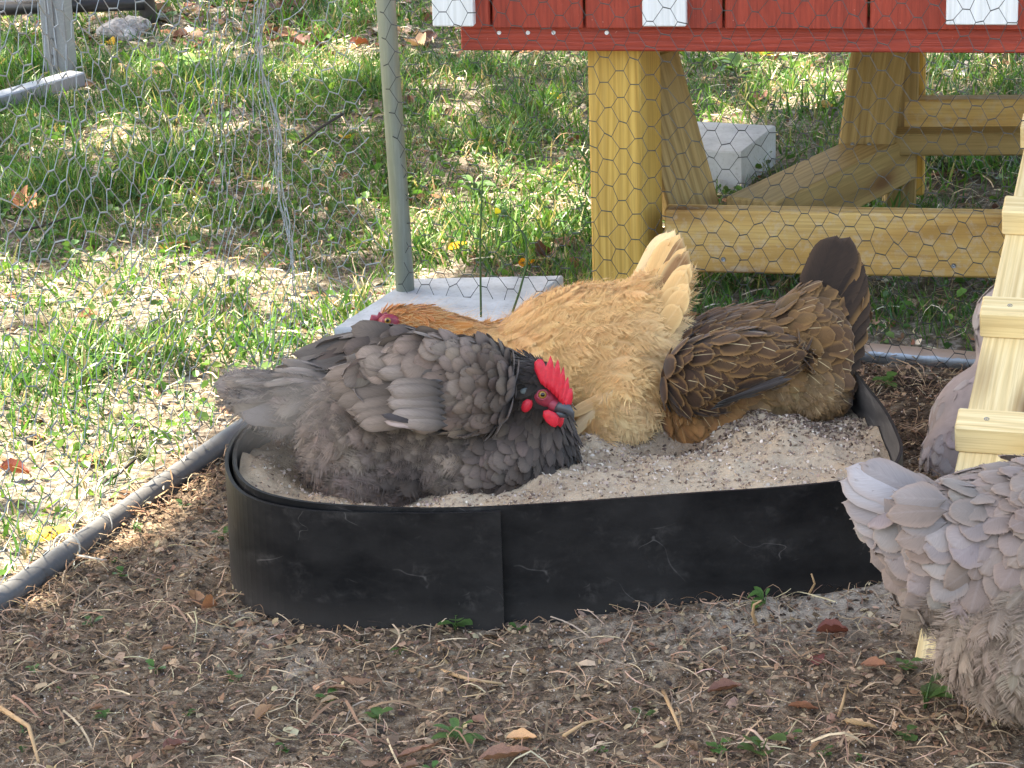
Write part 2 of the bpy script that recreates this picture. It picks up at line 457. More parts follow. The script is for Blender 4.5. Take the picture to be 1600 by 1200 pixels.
M_DEADLEAF = leaf_mat('dead_leaf', trans=0.15, rough=0.6, objcol=True, vein=True)
M_WEED = leaf_mat('weed_leaf', trans=0.35, objcol=True, rough=0.45)
M_CANOPY = leaf_mat('tree_leaf', trans=0.4)
M_BARK = plain('bark', (0.11, 0.085, 0.065), 0.9, 0.2, 0.5, 18)

def feather_mat(name, objcol, edge=0.0, edgecol=(1, 1, 1), shaft=0.5, shaftcol=(0.5, 0.5, 0.5), tipmul=1.0, basemul=0.75, trans=0.12, barb=0.35, rough=0.75, lace=0.0, shaftmin=0.0, shaftw=0.11):
    """feather vane: colour from object colour or the fcol attribute; UV.x runs across the vane, UV.y from quill to tip"""
    def bld(N, b):
        if objcol: q = nn(N, 'ShaderNodeObjectInfo'); c = q.outputs['Color']; rnd = q.outputs['Random']
        else: q = nn(N, 'ShaderNodeAttribute', attribute_name='fcol'); c = q.outputs['Color']; rnd = q.outputs['Alpha']
        uv = tex(N, 'UV'); s = nn(N, 'ShaderNodeSeparateXYZ'); L(N, uv, s.inputs[0])
        a = math_(N, 'MULTIPLY', math_(N, 'ABSOLUTE', math_(N, 'SUBTRACT', s.outputs[0], 0.5)), 2.0)
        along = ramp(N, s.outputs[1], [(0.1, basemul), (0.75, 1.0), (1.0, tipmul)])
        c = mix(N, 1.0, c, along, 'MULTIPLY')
        cb = nn(N, 'ShaderNodeCombineXYZ'); L(N, math_(N, 'SUBTRACT', math_(N, 'MULTIPLY', s.outputs[1], 26.0), math_(N, 'MULTIPLY', a, 9.0)), cb.inputs[0])
        L(N, math_(N, 'MULTIPLY', s.outputs[0], 2.0), cb.inputs[1])
        br = noise(N, cb.outputs[0], 1.6, 3, 0.7)
        c = mix(N, barb, c, mix(N, 1.0, c, ramp(N, br, [(0.3, 0.25), (0.7, 1.7)]), 'MULTIPLY'))
        if edge or lace:
            tipd = math_(N, 'MAXIMUM', a, ramp(N, s.outputs[1], [(0.72, 0), (1.0, 1)]))
            c = mix(N, math_(N, 'MULTIPLY', ramp(N, tipd, [(0.62, 0), (0.95, 1)]), max(edge, lace)), c, edgecol)
        c = mix(N, math_(N, 'MULTIPLY', math_(N, 'MULTIPLY', ramp(N, a, [(0.03, 1), (shaftw, 0)]), ramp(N, rnd, [(shaftmin, 0), (min(1, shaftmin + .15), 1)])), shaft), c, shaftcol)
        L(N, c, b.inputs['Base Color']); b.inputs['Roughness'].default_value = rough; b.inputs['Specular IOR Level'].default_value = 0.2
        b.inputs['Sheen Weight'].default_value = 0.15; b.inputs['Sheen Roughness'].default_value = 0.5
        if trans:
            t = nn(N, 'ShaderNodeBsdfTranslucent'); L(N, c, t.inputs[0])
            ms = nn(N, 'ShaderNodeMixShader'); ms.inputs[0].default_value = trans
            L(N, b.outputs[0], ms.inputs[1]); L(N, t.outputs[0], ms.inputs[2]); L(N, ms.outputs[0], N.nodes['Material Output'].inputs['Surface'])
    return mat(name, bld)
def feather_pair(name, **kw): return feather_mat(name, True, **kw), feather_mat(name + '_small', False, **kw)
FM_GREY = feather_pair('grey_feather', edge=0.4, edgecol=lin(70, 60, 54), shaft=0.18, shaftcol=lin(80, 70, 66), basemul=0.22, tipmul=1.1, trans=0.06, barb=0.25)  # laced edges, darkened with the bases to paint shade between feathers
FM_BUFF = feather_pair('buff_feather', edge=0.35, edgecol=lin(250, 220, 160), shaft=0.2, shaftcol=lin(250, 218, 170), basemul=0.85, tipmul=1.05, trans=0.2, barb=0.12)
FM_BROWN = feather_pair('brown_feather', edge=0.7, edgecol=lin(140, 102, 60), shaft=0.65, shaftmin=0.6, shaftw=0.05, shaftcol=lin(214, 186, 140), basemul=0.42, tipmul=0.9, trans=0.05)
FM_LAV = feather_pair('lavender_feather', edge=0.4, edgecol=lin(154, 130, 114), shaft=0.06, shaftcol=lin(190, 180, 178), basemul=0.68, tipmul=1.0, trans=0.12, barb=0.15)
M_DOWN = feather_mat('down', False, shaft=0, basemul=0.7, tipmul=1.2, trans=0.25, barb=0.2, rough=0.9)

def flesh(name, col, spec=0.5):
    def bld(N, b):
        n = noise(N, tex(N), 260, 3, 0.6)
        L(N, mix(N, n, [x * 0.7 for x in col], [min(1, x * 1.3) for x in col]), b.inputs['Base Color'])
        b.inputs['Roughness'].default_value = 0.5; b.inputs['Subsurface Weight'].default_value = 0.25
        b.inputs['Subsurface Radius'].default_value = (0.006, 0.002, 0.001); b.inputs['Specular IOR Level'].default_value = spec
        bump(N, b, n, 0.5, 0.001)
    return mat(name, bld)
M_COMB = flesh('comb_red', lin(204, 30, 48)); M_COMB_DARK = flesh('comb_dark_red', lin(140, 40, 56))
M_FACE = flesh('face_skin', lin(146, 46, 62))
M_BEAK = plain('beak_horn', (0.055, 0.055, 0.06), 0.35, 0.5)
M_EYE = plain('eye_amber', lin(150, 112, 48), 0.1, 0.6, 0.3, 900); M_PUPIL = plain('pupil', (0.004, 0.004, 0.004), 0.05, 0.6)
M_LEG = plain('hen_leg_skin', (0.2, 0.17, 0.14), 0.6)
def skin_mat(name, col): return plain(name, col, 0.95, 0.05, 0.2, 80)
# ------------------------------------------------------------------ tub outline (rim on z = RIMZ)
RIMZ = 0.147
RIMPX = [(365,705),(368,735),(385,758),(420,774),(480,785),(560,790),(680,793),(790,791),(900,786),(1000,779),(1100,771),(1200,763),(1300,752),
         (1365,742),(1395,730),(1410,703),(1404,678),(1388,646),(1362,610),(1326,566),(1285,548),(1180,535),(1050,530),(900,530),(750,540),(600,560),(500,585),(430,632),(385,668)]
def closed_spline(P, n):
    P = np.array(P, float); m = len(P); out = []
    for i in range(m):
        p0, p1, p2, p3 = P[i - 1], P[i], P[(i + 1) % m], P[(i + 2) % m]
        for t in np.linspace(0, 1, 12, endpoint=False):
            out.append(0.5 * ((2 * p1) + (-p0 + p2) * t + (2 * p0 - 5 * p1 + 4 * p2 - p3) * t * t + (-p0 + 3 * p1 - 3 * p2 + p3) * t ** 3))
    out = np.array(out); d = np.r_[0, np.cumsum(np.linalg.norm(np.diff(np.vstack([out, out[:1]]), axis=0), axis=1))]
    s = np.linspace(0, d[-1], n, endpoint=False); o2 = np.vstack([out, out[:1]])
    return np.stack([np.interp(s, d, o2[:, k]) for k in range(2)], 1), d[-1]
LOOP, LOOPLEN = closed_spline([Uz(x, y, RIMZ)[:2] for x, y in RIMPX], 240)
TC = LOOP.mean(0)
NRM = np.roll(LOOP, -1, 0) - np.roll(LOOP, 1, 0); NRM = np.stack([-NRM[:, 1], NRM[:, 0]], 1); NRM /= np.linalg.norm(NRM, axis=1)[:, None]
if ((LOOP - TC) * NRM).sum() < 0: NRM = -NRM
def tubdist(x, y):
    """rough signed distance to the tub outline, negative inside"""
    x = np.asarray(x, float); y = np.asarray(y, float)
    sh = x.shape; q = np.stack([x.ravel(), y.ravel()], 1)
    out = np.empty(len(q))
    for i in range(0, len(q), 20000):
        b = q[i:i + 20000]; d = b[:, None] - LOOP[None, ::4]
        r = (d ** 2).sum(2); k = r.argmin(1)
        sg = (d[np.arange(len(b)), k] * NRM[::4][k]).sum(1)
        out[i:i + 20000] = np.sqrt(r[np.arange(len(b)), k]) * np.sign(sg)
    return out.reshape(sh)

# fence lines on the ground
POLE = Uz(637, 508); PIPE_L = Uz(-40, 972); PIPE_R = Uz(1500, 579)
dL = (PIPE_L - POLE).normalized(); dR = (PIPE_R - POLE).normalized()
FENCE_L_END = POLE + dL * 2.0; FENCE_R_END = POLE + dR * 1.55
def lawn_side(x, y):
    """distance beyond the fence lines (positive: lawn outside the run)"""
    nL = Vector((dL.y, -dL.x, 0)); nR = Vector((-dR.y, dR.x, 0))
    if nL.dot(Vector((0.5, 2.5, 0)) - POLE) > 0: nL = -nL
    if nR.dot(Vector((0.5, 2.5, 0)) - POLE) > 0: nR = -nR
    a = (x - POLE.x) * nL.x + (y - POLE.y) * nL.y; b = (x - POLE.x) * nR.x + (y - POLE.y) * nR.y
    return np.maximum(a, b)
def gh(x, y, td=None):
    x = np.asarray(x, float); y = np.asarray(y, float)
    h = (fbm(x * 3 + 7, y * 3 + 3, 3) - 0.5) * 0.03 + (fbm(x * 26, y * 26, 3) - 0.5) * 0.013
    far = np.clip((np.hypot(x, y) - 8) / 6, 0, 1); h = h * (1 - far)
    if td is None: td = tubdist(x, y)
    h = h + 0.007 * np.exp(-(td / 0.07) ** 2) - 0.006 * np.exp(-(td / 0.05) ** 2) * (0.4 + 1.1 * vnoise(x * 8, y * 8)) * (td > -0.3)
    # earth kicked up in a mound by the right front of the tub
    c = Uz(1330, 915); h = h + 0.02 * np.exp(-((x - c.x) ** 2 + (y - c.y) ** 2) / 0.10 ** 2)
    c = Uz(1060, 985); h = h + 0.006 * np.exp(-((x - c.x) ** 2 + (y - c.y) ** 2) / 0.12 ** 2)
    return h

# ------------------------------------------------------------------ ground
t = np.linspace(-1, 1, 420)
gx = 0.42 * np.sinh(5.0 * t) ; gy = 3.3 + 0.5 * np.sinh(5.0 * t)
GX, GY = np.meshgrid(gx, gy, indexing='xy')
near = (np.abs(GX) < 1.6) & (GY > 1.6) & (GY < 4.2)
TD = np.full(GX.shape, 9.0); TD[near] = tubdist(GX[near], GY[near])
GZ = gh(GX, GY, TD)
LS = lawn_side(GX, GY)
lawnm = np.clip((LS + 0.02 + (fbm(GX * 9, GY * 9, 3) - 0.5) * 0.16) / 0.07, 0, 1)
sandm = np.exp(-((TD - 0.03) / 0.06) ** 2) * np.clip((fbm(GX * 7 + 3, GY * 7, 3) - 0.42) * 6, 0, 1)
for (px, py, r, a) in ((335, 860, 0.10, 0.9), (300, 800, 0.07, 0.8), (455, 1040, 0.035, 1.0), (985, 1010, 0.06, 0.7), (1330, 955, 0.07, 0.9), (400, 965, 0.03, 1.0), (1180, 985, 0.05, 0.6), (250, 850, 0.06, 0.6)):
    c = Uz(px, py); sandm = np.maximum(sandm, a * np.exp(-((GX - c.x) ** 2 + (GY - c.y) ** 2) / r ** 2) * np.clip((fbm(GX * 18, GY * 18, 3) - 0.3) * 3.5, 0, 1))
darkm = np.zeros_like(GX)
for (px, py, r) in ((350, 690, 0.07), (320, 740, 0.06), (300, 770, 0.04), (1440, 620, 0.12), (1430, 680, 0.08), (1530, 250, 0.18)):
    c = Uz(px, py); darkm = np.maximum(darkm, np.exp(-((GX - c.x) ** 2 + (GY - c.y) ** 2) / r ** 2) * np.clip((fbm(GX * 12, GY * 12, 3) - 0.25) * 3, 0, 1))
n = len(t)
I = np.arange(n * n).reshape(n, n)
Q = np.stack([I[:-1, :-1], I[:-1, 1:], I[1:, 1:], I[1:, :-1]], -1).reshape(-1, 4)
ground = obj('ground', np.stack([GX, GY, GZ], -1).reshape(-1, 3), Q, M_GROUND, smooth=True,
             fcol=np.stack([lawnm, np.clip(sandm, 0, 1), darkm], -1).reshape(-1, 3), origin=(0, 0, 0))
tag(ground, kind='structure')

# ------------------------------------------------------------------ dust bath tub
tb = thing('dust_bath_tub', 'wide black plastic tub filled with pale sand where the hens sit', 'tub', (TC[0], TC[1], 0))
def wall(name, idx, off, z0, z1, th, rows=6, flare=0.006, ends=False):
    P = LOOP[idx]; Nn = NRM[idx]; m = len(idx); V = []; UVs = []; F = []; MI = []
    s = np.arange(m) * LOOPLEN / len(LOOP)
    zs = np.linspace(z0, z1, rows)
    for face, o in ((0, off), (1, off - th)):
        for r, z in enumerate(zs):
            k = (z1 - z) / (z1 - z0)
            wob = 0.0025 * np.sin(s * 9 + 2 * k) + 0.0015 * np.sin(s * 23 + 1)
            q = P + Nn * (o + flare * k * k + wob * (0.3 + k))[:, None]
            zz = np.full(m, z) + (0.0012 * np.sin(s * 14) if r == rows - 1 else 0)
            V.append(np.column_stack([q, zz])); UVs.append(np.column_stack([s + 0.37 * face, zz]))
    V = np.vstack(V); UVs = np.vstack(UVs)
    g = lambda f, r, i: (f * rows + r) * m + i
    closed = not ends
    rng_i = range(m) if closed else range(m - 1)
    for i in rng_i:
        j = (i + 1) % m
        for r in range(rows - 1):
            F.append((g(0, r, i), g(0, r, j), g(0, r + 1, j), g(0, r + 1, i))); MI.append(0)
            F.append((g(1, r, j), g(1, r, i), g(1, r + 1, i), g(1, r + 1, j))); MI.append(1)
        F.append((g(0, rows - 1, i), g(0, rows - 1, j), g(1, rows - 1, j), g(1, rows - 1, i))); MI.append(0)
    if ends:
        for i in (0, m - 1):
            for r in range(rows - 1): F.append((g(0, r, i), g(0, r + 1, i), g(1, r + 1, i), g(1, r, i)))
    MI += [0] * (len(F) - len(MI))
    return obj(name, V, F, [M_TUB, M_TUBIN], tb, smooth=False, uv=UVs, midx=MI)
w0 = wall('wall', np.arange(240), 0.0, -0.03, RIMZ, 0.004)
bp = np.array([pix((p[0], p[1], RIMZ)) for p in LOOP])
front = bp[:, 1] > TC[1] * 0 + 690
seam = int(np.argmin(np.where(front, np.abs(bp[:, 0] - 783), 1e9)))
start = int(np.argmin(np.abs(bp[:, 0] - 415) + np.abs(bp[:, 1] - 645)))
step = 1 if ((seam - start) % 240) < ((start - seam) % 240) else -1
idx = [start]
while idx[-1] != seam: idx.append((idx[-1] + step) % 240)
if step < 0: idx = idx[::-1]
wall('overlapping_wall_end', np.array(idx), 0.009, -0.03, RIMZ - 0.004, 0.004, ends=True)

# sand in the tub, trodden into hollows and mounds
def sandh(x, y):
    x = np.asarray(x, float); y = np.asarray(y, float)
    h = 0.112 + (fbm(x * 9, y * 9, 3) - 0.5) * 0.03 + (fbm(x * 45, y * 45, 4) - 0.5) * 0.016
    for px, py, zz, r, a in ((490, 720, 0.12, 0.06, -0.02), (640, 700, 0.1, 0.14, -0.03), (1060, 690, 0.1, 0.06, -0.03), (1190, 665, 0.12, 0.07, 0.022),
                             (1120, 735, 0.12, 0.10, 0.012), (900, 765, 0.12, 0.10, 0.012), (1370, 640, 0.1, 0.08, -0.02), (700, 785, 0.12, 0.05, 0.006), (400, 735, 0.12, 0.05, 0.022), (430, 690, 0.12, 0.05, 0.012)):
        c = Uz(px, py, zz); h = h + a * np.exp(-((x - c.x) ** 2 + (y - c.y) ** 2) / r ** 2)
    return h
R_ = np.linspace(0, 1, 90)[:, None]; IN = LOOP - NRM * 0.006
SX = TC[0] + R_ * (IN[:, 0] - TC[0]); SY = TC[1] + R_ * (IN[:, 1] - TC[1])
I = np.arange(90 * 240).reshape(90, 240); J = np.roll(I, -1, 1)
Q = np.stack([I[:-1], J[:-1], J[1:], I[1:]], -1).reshape(-1, 4)
SZ = np.minimum(sandh(SX, SY), RIMZ - 0.008)
sand = obj('sand', np.stack([SX, SY, SZ], -1).reshape(-1, 3), Q, M_SAND, tb, smooth=True)
tag(sand, kind='stuff')

# ------------------------------------------------------------------ wire fence
fn = thing('wire_fence', 'chicken wire fence on a metal corner pole and bottom pipes around the hens', 'wire fence', POLE)
dpole = Uy(602, -10, POLE.y + 0.0); up_dir = (dpole - POLE).normalized()
tube('corner_pole', [POLE - up_dir * 0.05, POLE + up_dir * 1.5], 0.0138, M_GALVP, fn, n=20)
PR = 0.0145
def onz(p, z): return Vector((p.x, p.y, z))
tube('bottom_pipe', [onz(POLE + dL * s, 0.011 - 0.004 * s + 0.003 * math.sin(s * 4)) for s in (0.02, 0.3, 0.6, 0.9, 1.2, 1.6, 2.0)], PR * 1.0, M_GREYPIPE, fn, n=20)
tube('bottom_pipe', [onz(POLE + dR * s, 0.014) for s in (0.02, 0.5, 1.55)], PR, M_GALV, fn, n=20)
def hexwire(name, W, H, surf, r, cell=0.037, jit=0.0022, mat_=M_WIRE, seed=1, keep=None):
    """hexagonal netting: horizontal twists, surf(s, z) gives the point"""
    g = np.random.default_rng(seed); a = cell / 2; cx = cell * 0.92
    nodes = {}; E = []
    def nd(s, z):
        k = (round(s / (cell * 0.05)), round(z / (cell * 0.05)))
        if k not in nodes: nodes[k] = (len(nodes), s + g.normal(0, jit), z + g.normal(0, jit))
        return nodes[k][0]
    hw = cell * 0.29; sw = cell * 0.29
    pitch = 2 * hw + 2 * sw
    cols = int(W / (pitch / 2)) + 1; rows = int(H / cell) + 1
    for i in range(cols):
        for j in range(rows):
            s0 = i * pitch / 2; z0 = j * cell + (cell / 2 if i % 2 else 0)
            A = nd(s0 - hw / 2, z0); B = nd(s0 + hw / 2, z0)
            E.append((A, B, 1.45))
            for dz in (cell / 2, -cell / 2):
                if 0 <= z0 + dz <= H and i + 1 < cols: E.append((B, nd(s0 + hw / 2 + sw, z0 + dz), 0.9))
    pts = np.array([surf(max(0, s), max(0.004, z)) for _, s, z in sorted(nodes.values())])
    V = []; F = []
    for A, B, k in E:
        p, q = Vector(pts[A]), Vector(pts[B])
        if (q - p).length > cell * 3: continue
        x = (q - p).normalized(); u = x.orthogonal().normalized(); v = x.cross(u); o = len(V); rr = r * k
        for c in (p - x * r * 0.5, q + x * r * 0.5):
            for m in range(4):
                an = math.pi / 2 * m; V.append(c + (u * math.cos(an) + v * math.sin(an)) * rr)
        for m in range(4): F.append((o + m, o + (m + 1) % 4, o + 4 + (m + 1) % 4, o + 4 + m))
    return tag(obj(name, V, np.array(F), mat_, fn), kind='stuff')
nR_ = Vector((dR.y, -dR.x, 0)).normalized()
def surfR(s, z):
    wv = 0.012 * (vnoise(s * 5 + 3, z * 5) - 0.5) * 2
    p = POLE + dR * (s + 0.01 * (vnoise(s * 9, z * 7) - 0.5)) + nR_ * (0.016 + wv)
    lean = up_dir - Vector((0, 0, 1))
    return (p + Vector((0, 0, z * 0.985 + 0.012 * (vnoise(s * 7, 9.0) - 0.5))) + lean * z * math.exp(-s * 3))
hexwire('wire_netting', 1.5, 0.86, surfR, 0.00062, jit=0.0012, seed=2)
nL_ = Vector((-dL.y, dL.x, 0)).normalized()
if nL_.x > 0: nL_ = -nL_
def surfL(s, z):
    b = (0.02 + 0.10 * min(1, z / 0.28)) * math.exp(-((s - 0.15) / 0.14) ** 2) + 0.05 * min(1, z / 0.3) * (vnoise(s * 4, z * 3) - 0.35)
    wv = 0.02 * (vnoise(s * 9 + 3, z * 9) - 0.5) * 2
    p = POLE + dL * (s + 0.03 * (vnoise(s * 6, z * 6) - 0.5)) + nL_ * (0.012 + b + wv)
    return p + Vector((0, 0, z * 0.97 + 0.02 * (vnoise(s * 5, 4.0) - 0.5)))
hexwire('wire_netting', 1.9, 0.86, surfL, 0.00072, jit=0.003, seed=3, mat_=M_WIRE_SUNLIT)
# ties and twisted wire ends
def ring(name, c, axis, r, th, mat_):
    a = Vector(axis).normalized(); u = a.orthogonal().normalized(); v = a.cross(u)
    return tube(name, [Vector(c) + (u * math.cos(x) + v * math.sin(x)) * r for x in np.linspace(0, 6.3, 18)], th, mat_, fn, n=6)
def alongL(px): # point of the left pipe under a picture column
    s = min(np.linspace(0, 2, 400), key=lambda q: abs(pix(onz(POLE + dL * q, 0.016))[0] - px)); return onz(POLE + dL * s, 0.014)
ring('cable_tie', alongL(103), dL + Vector((0.25, 0, 0.1)), PR * 1.09, 0.0013, M_TIE)
ring('wire_tie', alongL(162), dL + Vector((-0.3, 0, 0.1)), PR * 1.07, 0.0009, M_TIE)
c = alongL(106); tube('tie_tail', [c + Vector((0.012, -0.012, -0.006)), c + Vector((0.05, -0.018, -0.012))], 0.0014, M_TIE, fn, n=5)
ring('wire_tie', POLE + up_dir * 0.047, up_dir, 0.0152, 0.0009, M_TIE)
ring('wire_tie', POLE + up_dir * 0.049, up_dir + Vector((0, 0, 0.1)), 0.0155, 0.0008, M_TIE)

# ------------------------------------------------------------------ coop on a timber stand
CY = 3.79
FL = Uy(965, 440, CY); FL.z = 0
aC = math.radians(10.5); cx_ = Vector((math.cos(aC), -math.sin(aC), 0)); cy_ = Vector((math.sin(aC), math.cos(aC), 0))
def onplane(px, py, off=0.0):        # pixel -> point on the coop's front plane (moved back by off)
    d = ray(px, py); p0 = FL + cy_ * off; k = (p0 - CAM).dot(cy_) / d.dot(cy_); return CAM + d * k
cp = thing('chicken_coop', 'red chicken coop with white battens on a yellow timber stand behind the hens', 'chicken coop', FL)
zb = onplane(1100, 76, -0.02).z       # underside of the red body
zf = onplane(1100, 38, -0.02).z
BODY_L = 1.32; DEP = 1.25
xl = (onplane(718, 60, -0.03) - FL).dot(cx_)
def C(x, y, z): return FL + cx_ * x + cy_ * y + Vector((0, 0, z))
Z = Vector((0, 0, 1))
# floor frame (skirt) and siding boards
ht = zf - zb + 0.012
board('skirt_board', C(xl + 0.004, -0.03, zb + ht / 2), C(xl + BODY_L, -0.03, zb + ht / 2), 0.022, ht, Z, M_RED, cp)
board('skirt_end', C(xl + 0.02, -0.016, zb + ht / 2), C(xl + 0.02, DEP, zb + ht / 2), 0.034, ht - 0.004, Z, M_RED, cp)
board('skirt_end', C(xl + BODY_L - 0.02, -0.016, zb + ht / 2), C(xl + BODY_L - 0.02, DEP, zb + ht / 2), 0.034, ht - 0.004, Z, M_RED, cp)
board('skirt_board', C(xl, DEP + 0.015, zb + ht / 2), C(xl + BODY_L, DEP + 0.015, zb + ht / 2), 0.022, ht, Z, M_RED, cp)
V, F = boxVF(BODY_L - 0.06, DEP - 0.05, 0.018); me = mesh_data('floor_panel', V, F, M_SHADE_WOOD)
Mx = Matrix((cx_, cy_, Z)).transposed().to_4x4(); Mx.translation = C(xl + 0.03, DEP / 2, zb + 0.03); place('floor_panel', me, Mx, cp)
joints = [xl + 0.018] + [(onplane(q, 20, -0.04) - FL).dot(cx_) for q in (770, 915, 1118, 1132, 1358)] + [xl + BODY_L - 0.02]
joints = [joints[0]] + [j for j in joints[1:]]
HT = 0.75
def siding(x0, x1, yo): board('siding_board', C((x0 + x1) / 2, yo, zf), C((x0 + x1) / 2, yo, zf + HT), x1 - x0 - 0.004, 0.02, -cy_, M_RED, cp)
js = [joints[0]] + [joints[1], joints[2], joints[4], joints[5]] + [joints[5] + 0.23, joints[-1]]
for x0, x1 in zip(js[:-1], js[1:]): siding(x0, x1, -0.045)
for x0 in np.arange(xl + 0.02, xl + BODY_L - 0.1, 0.216): siding(x0, x0 + 0.216, DEP + 0.03)
for xs in (xl + 0.006, xl + BODY_L - 0.006):
    for y0 in np.arange(-0.02, DEP - 0.05, 0.2):
        board('siding_board', C(xs, y0 + 0.1, zf), C(xs, y0 + 0.1, zf + HT), 0.196, 0.02, cx_, M_RED, cp)
def batten(x0p, x1p, yp, name='batten'):
    a = onplane(x0p, yp, -0.066); b = onplane(x1p, yp, -0.066); m = (a + b) / 2
    board(name, m, m + Z * 0.72, (b - a).length, 0.019, -cy_, M_WHITE, cp, 0.0015)
batten(678, 742, 39.5, 'corner_trim'); batten(1005, 1073, 39.5); batten(1478, 1590, 37)
# roof above the picture
for sgn in (-1, 1):
    pr0 = C(xl - 0.08, DEP / 2, zf + HT + 0.28); pr1 = C(xl + BODY_L + 0.08, DEP / 2, zf + HT + 0.28)
    ev = cy_ * sgn * (DEP / 2 + 0.12) + Z * -0.30
    Vr = [pr0, pr1, pr1 + ev, pr0 + ev]; Vr += [v + Z * 0.02 for v in Vr]
    obj('roof', Vr, [(0, 1, 2, 3), (7, 6, 5, 4), (0, 4, 5, 1), (1, 5, 6, 2), (2, 6, 7, 3), (3, 7, 4, 0)], M_ALU, cp)
# timber stand
def post(px0, px1, yo, d, tw=0.0, z0=0.0, mat_=M_POST):
    a = onplane(px0, 300, yo); b = onplane(px1, 300, yo); m = (a + b) / 2; m = Vector((m.x, m.y, 0)) ; wdt = (b - a).length
    R = Matrix.Rotation(tw, 3, 'Z'); f = R @ cy_
    m = m + f * (d / 2)
    return board('post', onz(m, z0 - 0.02), onz(m, zb), wdt, d, -f, mat_, cp, 0.003)
post(921, 1004, 0.0, 0.115, math.radians(-8))
XR = xl + BODY_L - 0.10
board('post', C(XR, 0.05, -0.02), C(XR, 0.05, zb), 0.089, 0.089, -cy_, M_POST, cp)
board('post', C(XR, DEP - 0.05, -0.02), C(XR, DEP - 0.05, zb), 0.089, 0.089, -cy_, M_POST, cp)
ra = onplane(1041, 378, 0.03); rb = onplane(1575, 388, 0.03)
zr = onplane(1200, 331, 0.012).z; zr0 = onplane(1200, 428, 0.012).z
rx0 = (ra - FL).dot(cx_)
board('front_rail', C(rx0, 0.03, (zr + zr0) / 2), C(XR - 0.046, 0.03, (zr + zr0) / 2), 0.038, zr - zr0, Z, M_RAIL, cp, 0.003)
# diagonal brace behind the front post
def yplane(px, py, off): return onplane(px, py, off)
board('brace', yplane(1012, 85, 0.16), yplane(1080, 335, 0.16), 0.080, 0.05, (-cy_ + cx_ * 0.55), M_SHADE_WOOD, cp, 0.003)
# sill beam running back from the front rail, the leaning brace and rear post that stand on it
b0 = Uz(1188, 342, 0.11); b1 = Uz(1352, 262, 0.11)
bd = (b1 - b0).normalized()
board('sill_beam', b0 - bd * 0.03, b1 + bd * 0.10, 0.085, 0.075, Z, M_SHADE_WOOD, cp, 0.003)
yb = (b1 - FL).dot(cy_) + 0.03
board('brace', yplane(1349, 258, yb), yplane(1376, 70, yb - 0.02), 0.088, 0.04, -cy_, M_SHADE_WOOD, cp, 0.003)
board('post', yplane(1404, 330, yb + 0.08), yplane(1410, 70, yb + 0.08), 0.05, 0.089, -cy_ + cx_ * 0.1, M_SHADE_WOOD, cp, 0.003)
board('post', yplane(1434, 300, yb + 0.16), yplane(1436, 70, yb + 0.16), 0.022, 0.05, -cy_, M_POST, cp, 0.003)
board('rear_rail', yplane(1394, 180, yb + 0.055), yplane(1800, 178, yb + 0.055), 0.038, 0.058, Z, M_RAIL, cp, 0.003)
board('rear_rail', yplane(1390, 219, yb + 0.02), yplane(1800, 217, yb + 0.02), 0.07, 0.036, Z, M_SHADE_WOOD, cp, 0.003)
def screw(p, n, r=0.0035, mat_=M_SCREW, par=cp, name='screw'):
    n = Vector(n).normalized(); u = n.orthogonal().normalized(); v = n.cross(u)
    V = [Vector(p) + n * 0.0015] + [Vector(p) + n * h + (u * math.cos(k * math.pi / 4) + v * math.sin(k * math.pi / 4)) * q for q, h in ((r * 0.5, 0.0006), (r, 0.0012), (r, -0.002)) for k in range(8)]
    F = [(0, 1 + k, 1 + (k + 1) % 8) for k in range(8)] + [(1 + i * 8 + k, 9 + i * 8 + k, 9 + i * 8 + (k + 1) % 8, 1 + i * 8 + (k + 1) % 8) for i in range(2) for k in range(8)]
    return obj(name, V, F, mat_, par)
for px, py in ((1130, 405), (1490, 415)): screw(onplane(px, py, 0.0105), -cy_)
for px in (780, 825, 865, 948): screw(onplane(px, 51 if px < 900 else 51, -0.0415), -cy_, 0.003, M_WHITE, cp, 'nail')
screw(yplane(1404, 171, yb + 0.033), -cy_); screw(yplane(1395, 194, yb + 0.033), -cy_, 0.005)
for px, py in ((1332, 226), (1358, 226)): screw(yplane(px, py, yb - 0.032), -cy_)

# ------------------------------------------------------------------ ramp with cleats
rp0 = Uz(1424, 1050, 0.0)
r_az = math.radians(15.5); rdir = Vector((math.sin(r_az), math.cos(r_az), 0))
# slope chosen so that the left edge runs through the photographed edge
best = None
for ang in np.linspace(10, 40, 61):
    for az in np.linspace(4, 30, 53):
        d = Vector((math.sin(math.radians(az)) * math.cos(math.radians(ang)), math.cos(math.radians(az)) * math.cos(math.radians(ang)), math.sin(math.radians(ang))))
        y1 = pix(rp0 + d * 0.42); y2 = pix(rp0 + d * 0.86)
        f = lambda y: 1424 + (1050 - y) * 73 / 360 if y > 690 else 1497 + (690 - y) * 88 / 370
        e = (y1[0] - f(y1[1])) ** 2 + (y2[0] - f(y2[1])) ** 2 + (math.degrees(math.asin(0.36 / 1.12)) - ang) ** 2 * 20
        if best is None or e < best[0]: best = (e, d, ang, az)
RD = best[1]; print('ramp', best)
rx = Vector((RD.y, -RD.x, 0)).normalized(); rn = rx.cross(RD)
RW = 0.29; RL = 1.14
rm = thing('coop_ramp', 'pale pine plank ramp with crosswise cleats at the right edge', 'ramp', rp0)
board('plank', rp0 + rx * RW / 2 - rn * 0.009, rp0 + rx * RW / 2 + RD * RL - rn * 0.009, RW, 0.018, rn, M_RAMP, rm, 0.0015)
def ramp_s(py):
    return min(np.linspace(0.05, RL, 600), key=lambda q: abs(pix(rp0 + RD * q)[1] - py))
